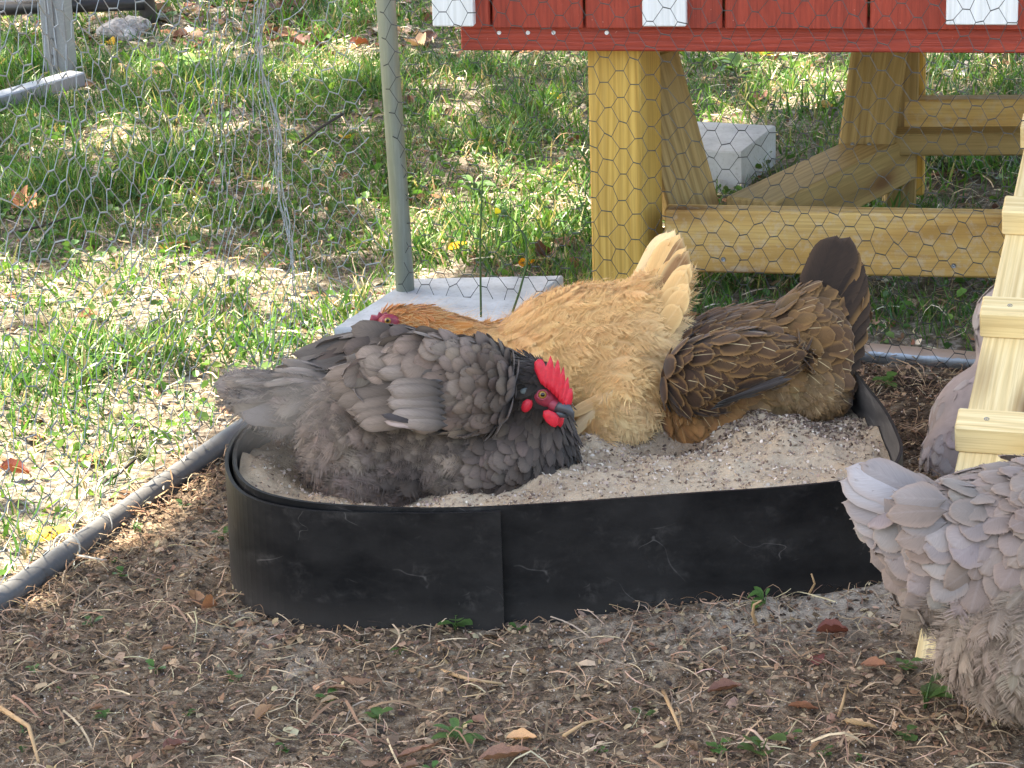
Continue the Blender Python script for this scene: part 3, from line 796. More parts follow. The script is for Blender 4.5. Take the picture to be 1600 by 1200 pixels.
for k, py in enumerate((707, 528, 367, 235)):
    s = ramp_s(py) + 0.019
    p = rp0 + RD * s + rn * 0.018
    board('cleat', p - rx * 0.004, p + rx * (RW + 0.004), 0.038, 0.036, rn, M_RAMP, rm, 0.002)
    for q in (0.03, RW - 0.03): screw(p + rx * q + rn * 0.0172, rn, 0.0032, M_SCREW, rm)

# ------------------------------------------------------------------ pavers
def slab(name, label, corners, th, cat, lift=0.0, mat_=M_CONC, c=0.003):
    P = [Vector(p) for p in corners]          # top corners in order
    V = []; F = []
    for dz, ins in ((0, c), (-c, 0), (-th, 0)):
        ce = sum(P, Vector()) / 4
        for p in P: V.append(p + (ce - p).normalized() * ins + Z * dz)
    F = [(0, 1, 2, 3)] + [(i * 4 + k, i * 4 + 4 + k, i * 4 + 4 + (k + 1) % 4, i * 4 + (k + 1) % 4) for i in range(2) for k in range(4)] + [(11, 10, 9, 8)]
    return tag(obj(name, V, F, mat_), label, cat)
zt = 0.055
A = Uz(640, 435, zt); B = Uz(880, 430, zt); D = Uz(522, 512, zt); Cc = B + (D - A)
slab('concrete_paver', 'wide white concrete paver at the foot of the metal pole behind the hens', [A, D, Cc, B], 0.065, 'paver')
A = Uz(1052, 187, 0.07); B = Uz(1212, 196, 0.07); Cc = Uz(1158, 238, 0.07); D = A + (Cc - B)
slab('concrete_paver', 'thick pale concrete block lying in the grass beside the coop post', [A, D, Cc, B], 0.08, 'paver')
A = Uz(1440, 93, 0.012); B = Uz(1516, 94, 0.012); Cc = Uz(1508, 117, 0.012); D = Uz(1446, 112, 0.012)
slab('stone_slab', 'small weathered grey slab flush with the ground behind the coop stand', [A, D, Cc, B], 0.03, 'slab', mat_=M_CHUNK)

# ------------------------------------------------------------------ grey metal frame, top left
fr0 = Uz(97, 124); tl = thing('metal_frame', 'grey aluminium post standing on a foot rail at the top left corner', 'metal frame', fr0)
ph = Vector((0.75, -0.66, 0)).normalized()
board('post', fr0, fr0 + Z * 0.9 + Vector((-0.0, 0, 0)), 0.055, 0.045, Vector((-0.25, -1, 0)), M_ALU, tl, 0.002)
for q in (-0.016, -0.004, 0.008, 0.021):
    board('post_rib', fr0 + Vector((q, -0.0245 - q * -0.25, 0.01)), fr0 + Vector((q, -0.0245 - q * -0.25, 0.9)), 0.0035, 0.004, Vector((-0.25, -1, 0)), M_ALU, tl, 0.0008)
fa = Uz(122, 122, 0.02); fb = Uz(-60, 175, 0.02)
board('foot_rail', fa, fb, 0.042, 0.03, Z, M_ALU, tl, 0.003)
for py in (62, 88): screw(Uy(80, py, fr0.y - 0.026), (-0.25, -1, 0), 0.004, M_SCREW, tl)
bk0 = Uz(232, 44)
bk = thing('round_pole', 'round dark metal pole with a black cross pipe behind the grey post', 'pole', bk0)
tube('pole', [bk0 - Z * 0.02, bk0 + Z * 0.9], 0.019, M_GREYPIPE, bk, n=18)
pa = Uy(-40, 14, bk0.y - 0.03); pb = Uy(226, 4, bk0.y - 0.03); tube('cross_pipe', [pa, pb], 0.017, M_BLACKPIPE, bk, n=14)
# chunk of rubble by the pole
def lump(name, c, r, seed, mat_, flat=1.0):
    V, F = ellVF((0, 0, 0), r, 22, 14); g = seed * 3.7
    out = []
    for v in V:
        k = 1 + 0.55 * (vnoise(v.x / r[0] * 1.6 + g, v.y / r[1] * 1.6 + v.z / r[2] + g) - 0.5) + 0.25 * (vnoise(v.x / r[0] * 5 + g, v.y / r[1] * 5 + v.z / r[2] * 4) - 0.5)
        out.append(Vector(c) + v * float(k))
    return obj(name, out, F, mat_, smooth=False)
c = Uz(200, 56); tag(lump('rubble_chunk', c + Z * 0.012, (0.058, 0.05, 0.028), 4, M_CHUNK), 'pale broken chunk of rubble by the dark pole at the back', 'rubble')
# ------------------------------------------------------------------ feathers
def feather_shape(seed, nl=8, nc=4, w_pow=0.6, tip_start=0.5, tip_pow=2.2, cup=0.16, droop=0.16, fringe=18, flen=0.10, ragged=0.05, taper=1.0):
    """unit-length vane along +X, unit width along Y, Z up. returns V, F(tri), UV"""
    g = np.random.default_rng(seed)
    def wid(s):
        a = np.minimum(1, (np.maximum(s, 0) / 0.4) ** w_pow)
        b = np.clip((s - tip_start) / (1.0 - tip_start), 0, 1) ** tip_pow
        return 0.5 * (a * np.sqrt(np.maximum(0, 1 - b)) * (1 - (1 - taper) * s) + 0.03)
    S = 1 - (1 - np.linspace(0, 1, nl + 1)) ** 1.5; U = np.linspace(-1, 1, nc + 1)
    V = []; UV = []
    zf = lambda u, s: -cup * 0.5 * u * u * np.sin(np.pi * min(s + 0.1, 1) * 0.8) * 0.6 - droop * s ** 2.2
    for i, s in enumerate(S):
        for u in U:
            k = 1 + (g.normal(0, ragged) if abs(u) == 1 else 0)
            ss = s + (g.normal(0, ragged * 0.5) if i == nl else 0) - 0.05 * abs(u) * (s > 0.2)
            V.append((ss, u * wid(s) * k, zf(u, s))); UV.append((0.5 + 0.5 * u, s))
    F = []
    for i in range(nl):
        for j in range(nc):
            a = i * (nc + 1) + j
            F += [(a, a + 1, a + nc + 2), (a, a + nc + 2, a + nc + 1)]
    for k in range(fringe):
        sd = g.choice((-1, 1)); s = g.uniform(0.25, 1.0)
        if s > 0.9: u = g.uniform(-1, 1)
        else: u = sd
        y = u * wid(min(s, 0.97)); x = s - 0.04
        an = (0.55 + 0.5 * g.random()) * np.sign(u) * min(1, abs(u) + 0.15)
        l = flen * g.uniform(0.5, 1.3); hw = 0.010 + 0.008 * g.random()
        d = np.array((np.cos(an), np.sin(an)))
        p = np.array((x, y)) - d * 0.05; q = np.array((x, y)) + d * l; nrm = np.array((-d[1], d[0])) * hw
        o = len(V); z = zf(u, s)
        for c_, uvv in ((p + nrm, s), (p - nrm, s), (q, min(1, s + 0.1))):
            V.append((c_[0], c_[1], z + g.normal(0, 0.012))); UV.append((0.5 + 0.5 * u * 0.9, uvv))
        F.append((o, o + 1, o + 2))
    return np.array(V, np.float32), np.array(F, np.int32), np.array(UV, np.float32)
def barb_shape(seed, n=44, core=0.62, hw=0.016, **kw):
    """soft feather: a narrow vane with loose barbs standing out past it"""
    V, F, UV = feather_shape(seed, fringe=0, nl=6, nc=2, ragged=0.08, **kw); V = V.copy(); V[:, 1] *= core; V[:, 0] *= 0.94
    g = np.random.default_rng(seed + 500); V = [tuple(v) for v in V]; F = [tuple(f) for f in F]; UV = [tuple(u) for u in UV]
    for k in range(n):
        s = g.uniform(0.08, 0.96); sd = g.choice((-1, 1)); wmax = 0.5 * min(1, (s / 0.35) ** 0.6) * math.sqrt(max(0.05, 1 - max(0, (s - 0.6) / 0.42) ** 2))
        reach = wmax * g.uniform(0.75, 1.12); adv = g.uniform(0.14, 0.30)
        p = np.array((s * 0.95, sd * 0.04)); m_ = np.array((s * 0.95 + adv * 0.55, sd * reach * 0.7)); q = np.array((s * 0.95 + adv, sd * reach))
        z0 = -0.14 * s ** 2.2 + 0.01; zt = z0 - 0.05 * g.random() + g.normal(0, 0.02); o = len(V)
        d = (m_ - p) / np.linalg.norm(m_ - p); nr = np.array((-d[1], d[0])) * hw * g.uniform(.7, 1.4)
        for c_, z, ss, uu in ((p, z0, s, .5), (m_ + nr, z0 + .012, s + adv * .5, .5 + sd * .3), (m_ - nr, z0 + .012, s + adv * .5, .5 + sd * .3), (q, zt, min(1, s + adv), .5 + sd * .42)):
            V.append((c_[0], c_[1], z)); UV.append((uu, ss))
        F += [(o, o + 1, o + 2), (o + 1, o + 3, o + 2)]
    return np.array(V, np.float32), np.array(F, np.int32), np.array(UV, np.float32)
def down_shape(seed, n=12, spread=0.5, wid=0.012):
    g = np.random.default_rng(seed); V = []; F = []; UV = []
    for k in range(n):
        an = g.normal(0, spread); el = g.normal(0.05, 0.22); l = g.uniform(0.55, 1.05); cv = g.normal(0, 0.25)
        y0 = g.normal(0, 0.10)
        pts = []
        for t_ in (0, 0.5, 1.0):
            x = l * t_ * math.cos(an + cv * t_); y = y0 + l * t_ * math.sin(an + cv * t_); z = l * t_ * math.sin(el) - 0.12 * t_ * t_
            pts.append((x, y, z))
        o = len(V); hw = wid * g.uniform(0.6, 1.3)
        for (x, y, z), t_, h in zip(pts, (0, 0.5, 1), (hw, hw * 0.8, hw * 0.15)):
            V += [(x, y - h, z), (x, y + h, z)]; UV += [(0.3, t_), (0.7, t_)]
        F += [(o, o + 1, o + 3), (o, o + 3, o + 2), (o + 2, o + 3, o + 5), (o + 2, o + 5, o + 4)]
    return np.array(V, np.float32), np.array(F, np.int32), np.array(UV, np.float32)
SH = {
    'contour': [feather_shape(s, cup=0.18, droop=0.2, ragged=0.06, tip_start=0.42, tip_pow=2.0, flen=0.09, fringe=24) for s in range(5)],
    'soft': [barb_shape(20 + s, n=60, core=0.82, hw=0.010) for s in range(6)],
    'silky': [barb_shape(120 + s, n=64, core=0.45, hw=0.008) for s in range(6)],
    'hackle': [feather_shape(40 + s, w_pow=0.5, tip_start=0.25, tip_pow=1.3, fringe=22, flen=0.13, nl=6, cup=0.1) for s in range(4)],
    'broad': [feather_shape(60 + s, tip_start=0.6, tip_pow=2.8, fringe=14, flen=0.045, ragged=0.03, cup=0.17, droop=0.16, nl=10) for s in range(4)],
    'flight': [feather_shape(80 + s, nl=12, tip_start=0.72, tip_pow=2.4, w_pow=0.35, fringe=4, flen=0.02, ragged=0.015, cup=0.12, droop=0.07) for s in range(4)],
    'down': [down_shape(s, n=16, wid=0.008) for s in range(6)],
}
_fm = {}
def feather_mesh(kind, k, m):
    key = (kind, k, m.name)
    if key not in _fm:
        V, F, UV = SH[kind][k % len(SH[kind])]; _fm[key] = mesh_data(kind + '_feather', V, F, m, smooth=True, uv=UV)
    return _fm[key]
def fmatrix(p, d, nrm, L_, W_, tilt=0.0, roll=0.0):
    x = Vector(d).normalized(); z = Vector(nrm); z = (z - x * z.dot(x)).normalized(); y = z.cross(x)
    if tilt: x, z = (x * math.cos(tilt) + z * math.sin(tilt)), (z * math.cos(tilt) - x * math.sin(tilt))
    if roll: y, z = (y * math.cos(roll) + z * math.sin(roll)), (z * math.cos(roll) - y * math.sin(roll))
    Mw = Matrix((x * L_, y * W_, z * L_)).transposed().to_4x4(); Mw.translation = Vector(p); return Mw

# ------------------------------------------------------------------ hen bodies
def blob(px, py, Y, rx, ry, rz, tilt=0.0, yaw=0.0):
    """ellipsoid: tilt turns it in the picture plane (degrees, positive = right end up), yaw about the vertical"""
    return (Uy(px, py, Y), (rx, ry, rz), tilt, yaw)
def chain(p, q, n=4):
    out = []
    for i in range(n + 1):
        t_ = i / n; out.append(blob(*[a + (b - a) * t_ for a, b in zip(p, q)]))
    return out
def build_body(name, blobs, m, parent, voxel=0.007, smooth=8):
    mb = MB()
    for c, r, tilt, yaw in blobs:
        R = Matrix.Rotation(math.radians(yaw), 3, 'Z') @ Matrix.Rotation(math.radians(-tilt), 3, 'Y')
        mb.add(ellVF(c, r, 20, 14, R))
    o = obj(name, mb.V, mb.F, m, parent, smooth=True)
    a = o.modifiers.new('r', 'REMESH'); a.mode = 'VOXEL'; a.voxel_size = voxel
    a = o.modifiers.new('s', 'SMOOTH'); a.factor = 0.5; a.iterations = smooth
    dg = bpy.context.evaluated_depsgraph_get(); me = bpy.data.meshes.new_from_object(o.evaluated_get(dg))
    o.modifiers.clear(); old = o.data; o.data = me; me.name = name; bpy.data.meshes.remove(old)
    me.polygons.foreach_set('use_smooth', np.ones(len(me.polygons), bool))
    return o
def surf_samples(o, n, g):
    me = o.data; me.calc_loop_triangles(); nt_ = len(me.loop_triangles)
    T = np.empty(nt_ * 3, np.int32); me.loop_triangles.foreach_get('vertices', T); T = T.reshape(-1, 3)
    co = np.empty(len(me.vertices) * 3, np.float32); me.vertices.foreach_get('co', co); co = co.reshape(-1, 3) + np.array(BASE[o.name])
    no = np.empty(len(me.vertices) * 3, np.float32); me.vertices.foreach_get('normal', no); no = no.reshape(-1, 3)
    A, B, C_ = co[T[:, 0]], co[T[:, 1]], co[T[:, 2]]
    ar = np.linalg.norm(np.cross(B - A, C_ - A), axis=1)
    k = g.choice(nt_, n, p=ar / ar.sum()); u = g.random((n, 2)); f = u.sum(1) > 1; u[f] = 1 - u[f]
    w_ = np.column_stack([1 - u.sum(1), u])
    P = A[k] * w_[:, :1] + B[k] * w_[:, 1:2] + C_[k] * w_[:, 2:]
    Nn = no[T[k, 0]] * w_[:, :1] + no[T[k, 1]] * w_[:, 1:2] + no[T[k, 2]] * w_[:, 2:]
    return P, Nn / np.linalg.norm(Nn, axis=1)[:, None]
def G(px, py, Y, dx, dy, L_, W_, lift, col, kind='contour', dY=0.0, dens=1.0):
    """guide: at this spot feathers run along (dx,dy), are L_ long and W_ wide (metres), lift degrees off the body"""
    return (np.array(Uy(px, py, Y)), np.array(idir(dx, dy, dY)), L_, W_, lift, np.array(col), kind, dens)
def plume(o, guides, fm, parent, g, n=9000, spacing=0.36, nobj=0, varcol=0.2, jitter=13, name='feather', pw=4, stuffname='plumage', mask=None, hue=0.018, lay=True, facing=-0.15):
    P, Nn = surf_samples(o, n, g)
    GP = np.array([q[0] for q in guides]); D = np.array([q[1] for q in guides]); par = np.array([[q[2], q[3], q[4], q[7]] for q in guides]); Cc = np.array([q[5] for q in guides])
    if mask is not None:
        k = mask(P, Nn); P, Nn = P[k], Nn[k]
    w_ = 1 / (((P[:, None] - GP[None]) ** 2).sum(2) + 1e-4) ** (pw / 2)
    near_ = w_.argmax(1); w_ /= w_.sum(1)[:, None]
    d = w_ @ D; d -= Nn * (d * Nn).sum(1)[:, None]; dl = np.linalg.norm(d, axis=1); ok = dl > 0.05
    d = d / np.maximum(dl, 1e-6)[:, None]; pr = w_ @ par; cc = w_ @ Cc
    # even spacing
    cell = 0.03; H = {}; acc = []
    for i in range(len(P)):
        if not ok[i]: continue
        r = spacing * math.sqrt(pr[i, 0] * pr[i, 1]) / pr[i, 3]
        k0 = tuple((P[i] // cell).astype(int)); bad = False; R_ = 1 if r < cell else 2
        for a in range(-R_, R_ + 1):
            for b in range(-R_, R_ + 1):
                for c in range(-R_, R_ + 1):
                    for j in H.get((k0[0] + a, k0[1] + b, k0[2] + c), ()):
                        if ((P[i] - P[j]) ** 2).sum() < r * r: bad = True; break
                    if bad: break
                if bad: break
            if bad: break
        if not bad: H.setdefault(k0, []).append(i); acc.append(i)
    view = P - np.array(CAM); view /= np.linalg.norm(view, axis=1)[:, None]; fc = (view * Nn).sum(1)
    px, py = pixn(P); vis = (fc < facing) & (px > -20) & (px < 1620) & (py > -20) & (py < 1220)
    acc = np.array(acc)
    big = acc[np.argsort(-(pr[acc, 0] * pr[acc, 1] * (1 - 2 * fc[acc]) * vis[acc]))][:nobj]; big = set(int(i) for i in big if vis[i])
    VV = []; FF = []; UU = []; CCc = []; off = 0
    for i in acc:
        kind = guides[near_[i]][6]; shp = SH[kind]; k = int(g.integers(len(shp)))
        sc = g.uniform(0.82, 1.2); Ln, Wn = pr[i, 0] * sc, pr[i, 1] * sc * g.uniform(0.88, 1.14)
        ang = math.radians(g.normal(0, jitter)); nrm = Vector(Nn[i]); dd = Vector(d[i]); dd = dd * math.cos(ang) + nrm.cross(dd) * math.sin(ang)
        Mw = fmatrix(Vector(P[i]) - dd * Ln * 0.15 - nrm * 0.001, dd, nrm, Ln, Wn, math.radians(pr[i, 2] + 5 + g.normal(0, 3.5)), math.radians(g.normal(0, 7)))
        v = 1 + g.uniform(-varcol, varcol); c = np.clip(cc[i] * v * (1 + g.normal(0, hue, 3)), 0.003, 0.95)
        if int(i) in big and kind not in ('down', 'silky'):
            f = place(name, feather_mesh(kind, k, fm[0]), Mw, parent); f.color = (c[0], c[1], c[2], 1)
        else:
            V, F, UV = shp[k]; m3 = np.array(Mw.to_3x3()); t3 = np.array(Mw.translation)
            VV.append(V @ m3.T + t3); FF.append(F + off); off += len(V); UU.append(UV); CCc.append(np.repeat(np.append(c, g.random())[None], len(V), 0))
    if VV:
        s_ = obj(stuffname, np.vstack(VV), np.vstack(FF), fm[1], parent, smooth=True, uv=np.vstack(UU), fcol=np.vstack(CCc))
        tag(s_, kind='stuff')
    return len(acc)
def fan(root, tip, n, kind, W_, col, fm, parent, name, g, nrm=None, Yr=None, droop=0.0, dYl=0.0022, varcol=0.15):
    """feathers from a line of roots to a line of tips (picture columns, rows and depth), the later ones lying nearer"""
    ra, rb = root; ta, tb = tip
    for i in range(n):
        t_ = i / max(1, n - 1)
        r = [a + (b - a) * t_ for a, b in zip(ra, rb)]
        q = [a + (b - a) * t_ for a, b in zip(ta, tb)]
        p0 = Uy(r[0], r[1], r[2] - dYl * i); p1 = Uy(q[0] + g.normal(0, 2), q[1] + g.normal(0, 2), q[2] - dYl * i)
        dd = p1 - p0; nv = Vector(nrm) if nrm is not None else -fwd
        Mw = fmatrix(p0, dd, nv, dd.length * g.uniform(.9, 1.06), W_ * g.uniform(0.85, 1.15), math.radians(g.normal(0, 2)), math.radians(g.normal(0, 9)))
        c = np.clip(np.array(col) * (1 + g.uniform(-varcol, varcol)), 0.003, 0.95)
        f = place(name, feather_mesh(kind, int(g.integers(4)), fm[0]), Mw, parent); f.color = (c[0], c[1], c[2], 1)

def ell_part(name, c, r, m, parent, R=None, nu=14, nv=9):
    V, F = ellVF(c, r, nu, nv, R); return obj(name, V, F, m, parent, smooth=True)
def flat_part(name, outline, Y, th, m, parent, bulge=0.5, seed=1):
    """fleshy lobe: picture outline at depth Y, thickness th, swollen towards its middle"""
    P = [Uy(x, y, Y) for x, y in outline]; c = sum(P, Vector()) / len(P); n_ = len(P)
    V = []; F = []
    rings = [(1.0, 0.0), (0.93, 0.55), (0.7, 0.9), (0.35, 1.0)]
    for sg in (-1, 1):
        for k, hgt in rings:
            for p in P: V.append(c + (p - c) * k + Vector((0, sg * th * 0.5 * hgt, 0)))
        V.append(c + Vector((0, sg * th * 0.5, 0)))
    blk = len(rings) * n_ + 1
    for s_ in range(2):
        b = s_ * blk
        for r in range(len(rings) - 1):
            for i in range(n_):
                q = (b + r * n_ + i, b + r * n_ + (i + 1) % n_, b + (r + 1) * n_ + (i + 1) % n_, b + (r + 1) * n_ + i)
                F.append(q if s_ == 0 else q[::-1])
        for i in range(n_):
            q = (b + (len(rings) - 1) * n_ + i, b + (len(rings) - 1) * n_ + (i + 1) % n_, b + blk - 1); F.append(q if s_ == 0 else q[::-1])
    return obj(name, V, F, m, parent, smooth=True)

# ================================================================== grey hen, sitting nearest, facing right
g = np.random.default_rng(101)
GR = thing('hen', 'dark grey hen with bright red comb sitting fluffed up at the front of the tub', 'hen', Uz(680, 760, 0.10))
S_GREY = skin_mat('grey_skin', lin(58, 52, 50))
gb = [blob(668, 664, 2.93, 0.128, 0.112, 0.086, -3), blob(800, 668, 2.90, 0.066, 0.085, 0.082), blob(835, 695, 2.88, 0.047, 0.06, 0.055),
      blob(588, 685, 2.91, 0.070, 0.10, 0.078), blob(622, 722, 2.88, 0.082, 0.08, 0.056), blob(760, 715, 2.86, 0.09, 0.07, 0.05), blob(500, 630, 2.95, 0.045, 0.05, 0.034),
      blob(440, 616, 2.96, 0.040, 0.032, 0.016, -3)]
gb += chain((790, 640, 2.875, 0.052, 0.05, 0.055), (822, 606, 2.855, 0.034, 0.031, 0.033), 4)
gb += [blob(838, 603, 2.845, 0.034, 0.027, 0.028, -28), blob(858, 622, 2.838, 0.020, 0.019, 0.020), blob(800, 588, 2.86, 0.022, 0.026, 0.014, 20)]
body = build_body('body', gb, S_GREY, GR)
gd, gm, gl, gk = lin(92, 77, 67), lin(128, 110, 97), lin(144, 127, 114), lin(48, 40, 35)
gg = [G(850, 575, 2.84, -1, .1, .014, .006, 12, gk, 'hackle'), G(830, 590, 2.83, -1, .35, .018, .008, 14, gk, 'hackle'), G(800, 600, 2.82, -.8, .6, .026, .010, 16, gk, 'hackle'), G(790, 580, 2.84, -1, -.05, .026, .010, 18, gk, 'hackle'),
      G(830, 640, 2.81, -.25, 1, .026, .011, 14, gk, 'hackle'), G(870, 660, 2.82, .15, 1, .030, .012, 12, gd, 'hackle'), G(885, 715, 2.83, .05, 1, .036, .013, 14, gk, 'hackle'),
      G(830, 690, 2.80, -.5, .9, .024, .018, 18, gd), G(780, 680, 2.79, -.9, .5, .026, .020, 18, gd), G(800, 730, 2.80, -.8, .5, .026, .020, 18, gd), G(850, 740, 2.82, -.1, 1, .04, .015, 14, gk, 'hackle'),
      G(700, 720, 2.79, -1, .3, .030, .024, 20, gm, 'soft'), G(640, 740, 2.79, -.9, .6, .032, .025, 22, gd, 'soft'), G(560, 730, 2.81, -.8, .7, .036, .028, 24, gm, 'soft'), G(500, 690, 2.85, -1, .4, .045, .03, 24, gm, 'soft'),
      G(560, 650, 2.82, -1, .2, .036, .028, 24, gm, 'soft'), G(500, 610, 2.87, -1, -.05, .05, .032, 16, gm, 'soft'), G(440, 620, 2.92, -1, .0, .06, .028, 10, gl, 'soft'), G(440, 655, 2.93, -.7, .6, .05, .03, 22, gl, 'soft'),
      G(620, 560, 2.9, -1, -.1, .05, .034, 12, gd), G(720, 555, 2.88, -1, -.15, .048, .03, 14, gd), G(770, 570, 2.86, -.9, -.3, .042, .02, 18, gd, 'hackle'), G(520, 560, 2.98, -1, -.1, .06, .035, 12, gm)]
def bare(P, N_):
    u, v = pixn(P); return ~((((u - 853) / 23) ** 2 + ((v - 620) / 19) ** 2 < 1) | (((u - 874) / 22) ** 2 + ((v - 637) / 22) ** 2 < 1)) | (P[:, 1] > 2.85)
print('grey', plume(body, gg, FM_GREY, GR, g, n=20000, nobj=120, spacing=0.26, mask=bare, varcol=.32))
# near wing, held a little away from the body
wb = [blob(700, 596, 2.82, 0.066, 0.02, 0.048, -22, -8), blob(745, 603, 2.825, 0.045, 0.022, 0.050, -10, -12), blob(640, 594, 2.82, 0.05, 0.013, 0.030, -12, -5), blob(690, 640, 2.815, 0.07, 0.014, 0.022, -10, -5)]
wing = build_body('wing', wb, S_GREY, GR, voxel=0.005, smooth=5)
wg = [G(775, 575, 2.80, -.5, -.65, .028, .016, 28, gd, 'contour'), G(785, 610, 2.80, -.8, -.1, .028, .019, 22, gd), G(770, 650, 2.79, -1, .25, .030, .019, 18, gd), G(740, 570, 2.80, -.85, -.35, .030, .020, 22, gm),
      G(730, 610, 2.80, -1, .1, .032, .023, 18, gm), G(720, 650, 2.79, -1, .2, .034, .020, 14, gm), G(690, 590, 2.80, -1, .15, .038, .026, 15, gm, 'broad'), G(680, 560, 2.81, -1, .05, .042, .026, 14, gm, 'broad'),
      G(650, 600, 2.81, -1, .2, .046, .026, 9, gl, 'broad'), G(650, 640, 2.80, -1, .15, .046, .020, 8, gl, 'broad'), G(620, 590, 2.82, -1, .1, .05, .026, 8, gm, 'broad'), G(680, 662, 2.79, -1, .12, .044, .018, 8, gm, 'broad')]
# flight feathers under the coverts
fan(((640, 560, 2.806), (650, 655, 2.798)), ((495, 600, 2.835), (560, 668, 2.812)), 11, 'flight', 0.020, lin(124, 108, 96), FM_GREY, GR, 'wing_feather', g)
fan(((690, 575, 2.798), (700, 665, 2.788)), ((588, 584, 2.792), (618, 655, 2.780)), 10, 'broad', 0.018, lin(134, 119, 108), FM_GREY, GR, 'wing_feather', g)
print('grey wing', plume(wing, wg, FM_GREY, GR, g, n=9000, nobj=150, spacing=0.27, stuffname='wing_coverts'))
for (x0, y0, x1, y1, cw) in ((680, 668, 600, 656, lin(176, 152, 140)), (672, 660, 596, 646, lin(70, 62, 60))):
    p0, p1 = Uy(x0, y0, 2.772), Uy(x1, y1, 2.766); f = place('wing_feather', feather_mesh('flight', 1, FM_GREY[0]), fmatrix(p0, p1 - p0, -fwd + Vector((0, 0, .6)), (p1 - p0).length, 0.009), GR); f.color = (*cw, 1)
# far wing, spread over the back
fw = build_body('wing', [blob(625, 540, 2.99, 0.050, 0.02, 0.018, -8), blob(560, 548, 2.99, 0.055, 0.015, 0.015, 16)], S_GREY, GR, voxel=0.005, smooth=5)
fan(((610, 520, 2.985), (590, 575, 2.965)), ((460, 545, 3.0), (428, 594, 2.985)), 10, 'flight', 0.026, lin(98, 88, 80), FM_GREY, GR, 'wing_feather', g, nrm=(-.2, -.7, .7))
plume(fw, [G(640, 515, 2.96, -1, .05, .046, .026, 10, gd), G(580, 510, 2.97, -1, .15, .055, .028, 8, gd, 'broad'), G(520, 530, 2.98, -1, .35, .06, .028, 8, gd, 'broad'), G(600, 550, 2.95, -1, .25, .05, .026, 10, gm, 'broad'), G(650, 545, 2.94, -1, .1, .04, .026, 12, gm)],
      FM_GREY, GR, g, n=2500, nobj=36, spacing=0.36, stuffname='wing_coverts')
# tail
fan(((470, 600, 2.95), (470, 650, 2.93)), ((330, 596, 2.98), (372, 644, 2.94)), 11, 'flight', 0.032, lin(128, 117, 111), FM_GREY, GR, 'tail_feather', g, nrm=(-.1, -.8, .6))
# head
hR = Matrix.Rotation(math.radians(14), 3, 'Z') @ Matrix.Rotation(math.radians(30), 3, 'Y')
ell_part('face_skin', Uy(852, 620, 2.826), (0.0150, 0.0095, 0.0110), M_FACE, GR, hR)
ell_part('face_skin', Uy(868, 633, 2.824), (0.0110, 0.008, 0.0080), M_FACE, GR, hR)
ell_part('ear_tuft', Uy(822, 612, 2.822), (0.007, 0.004, 0.0045), plain('ear_tuft_grey', lin(100, 104, 100), 0.9), GR)
ell_part('ear_lobe', Uy(823, 633, 2.8215), (0.0062, 0.0045, 0.0088), M_COMB, GR, Matrix.Rotation(math.radians(25), 3, 'Y'))
eye = ell_part('eye', Uy(847.5, 617, 2.8185), (0.0050, 0.0036, 0.0050), M_EYE, GR)
ell_part('pupil', Uy(848, 617, 2.8155), (0.0024, 0.0014, 0.0024), M_PUPIL, eye)
lidp = [Uy(847.5, 617, 2.8165) + (RT * math.cos(a) * 0.0058 + UP * math.sin(a) * 0.0053) for a in np.linspace(0, 6.283, 20)]
tube('eyelid', lidp, 0.0011, M_FACE, GR, n=6)
def comb_part(base, tips, Y, th, m, parent, rows=5):
    """single comb: upright blade from a base line to a toothed edge, thick below and thin at the points"""
    n_ = len(tips); V = []; F = []
    bx = np.interp(np.linspace(0, 1, n_), np.linspace(0, 1, len(base)), [b[0] for b in base]); by = np.interp(np.linspace(0, 1, n_), np.linspace(0, 1, len(base)), [b[1] for b in base])
    for sg in (-1, 1):
        for r in range(rows):
            t_ = r / (rows - 1)
            for k in range(n_):
                p = Uy(bx[k] + (tips[k][0] - bx[k]) * t_, by[k] + (tips[k][1] - by[k]) * t_, Y)
                end = min(1, min(k, n_ - 1 - k) / 2 + .35)
                V.append(p + Vector((0, sg * th * .5 * (1 - .85 * t_ ** 1.5) * end * (1 + .25 * math.sin(k * 2.1 + r)), 0)))
    for sg in range(2):
        for r in range(rows - 1):
            for k in range(n_ - 1):
                a = sg * rows * n_ + r * n_ + k; q = (a, a + 1, a + n_ + 1, a + n_); F.append(q if sg == 0 else q[::-1])
    h_ = rows * n_
    for k in range(n_ - 1): F += [(k + 1, k, h_ + k, h_ + k + 1), (h_ - n_ + k, h_ - n_ + k + 1, 2 * h_ - n_ + k + 1, 2 * h_ - n_ + k)]
    for r in range(rows - 1): F += [(r * n_, (r + 1) * n_, h_ + (r + 1) * n_, h_ + r * n_), ((r + 1) * n_ - 1, h_ + (r + 1) * n_ - 1, h_ + (r + 2) * n_ - 1, (r + 2) * n_ - 1)]
    return obj('comb', V, F, m, parent, smooth=True)
comb_part([(844, 597), (856, 606), (868, 617), (878, 630), (886, 636)], [(835, 578), (835, 566), (841, 561), (848, 562), (853, 573), (857, 564), (860, 555), (864, 566), (866, 577), (869, 567), (872, 561), (875, 574), (876, 585), (879, 576), (881, 573), (883, 588), (883, 597), (886, 591), (888, 588), (889, 600), (890, 608), (893, 606), (895, 612), (895, 622), (893, 632)], 2.820, .010, M_COMB, GR)
flat_part('wattle', [(849, 642), (857, 640), (868, 645), (874, 652), (873, 662), (868, 668), (861, 666), (853, 659), (848, 650)], 2.816, 0.006, M_COMB, GR)
flat_part('wattle', [(868, 646), (876, 648), (882, 652), (880, 662), (876, 668), (870, 664)], 2.842, 0.006, M_COMB, GR)
def beak(name, pts, rad, parent, m=M_BEAK, n=12): return tube(name, pts, rad, m, parent, n=n)
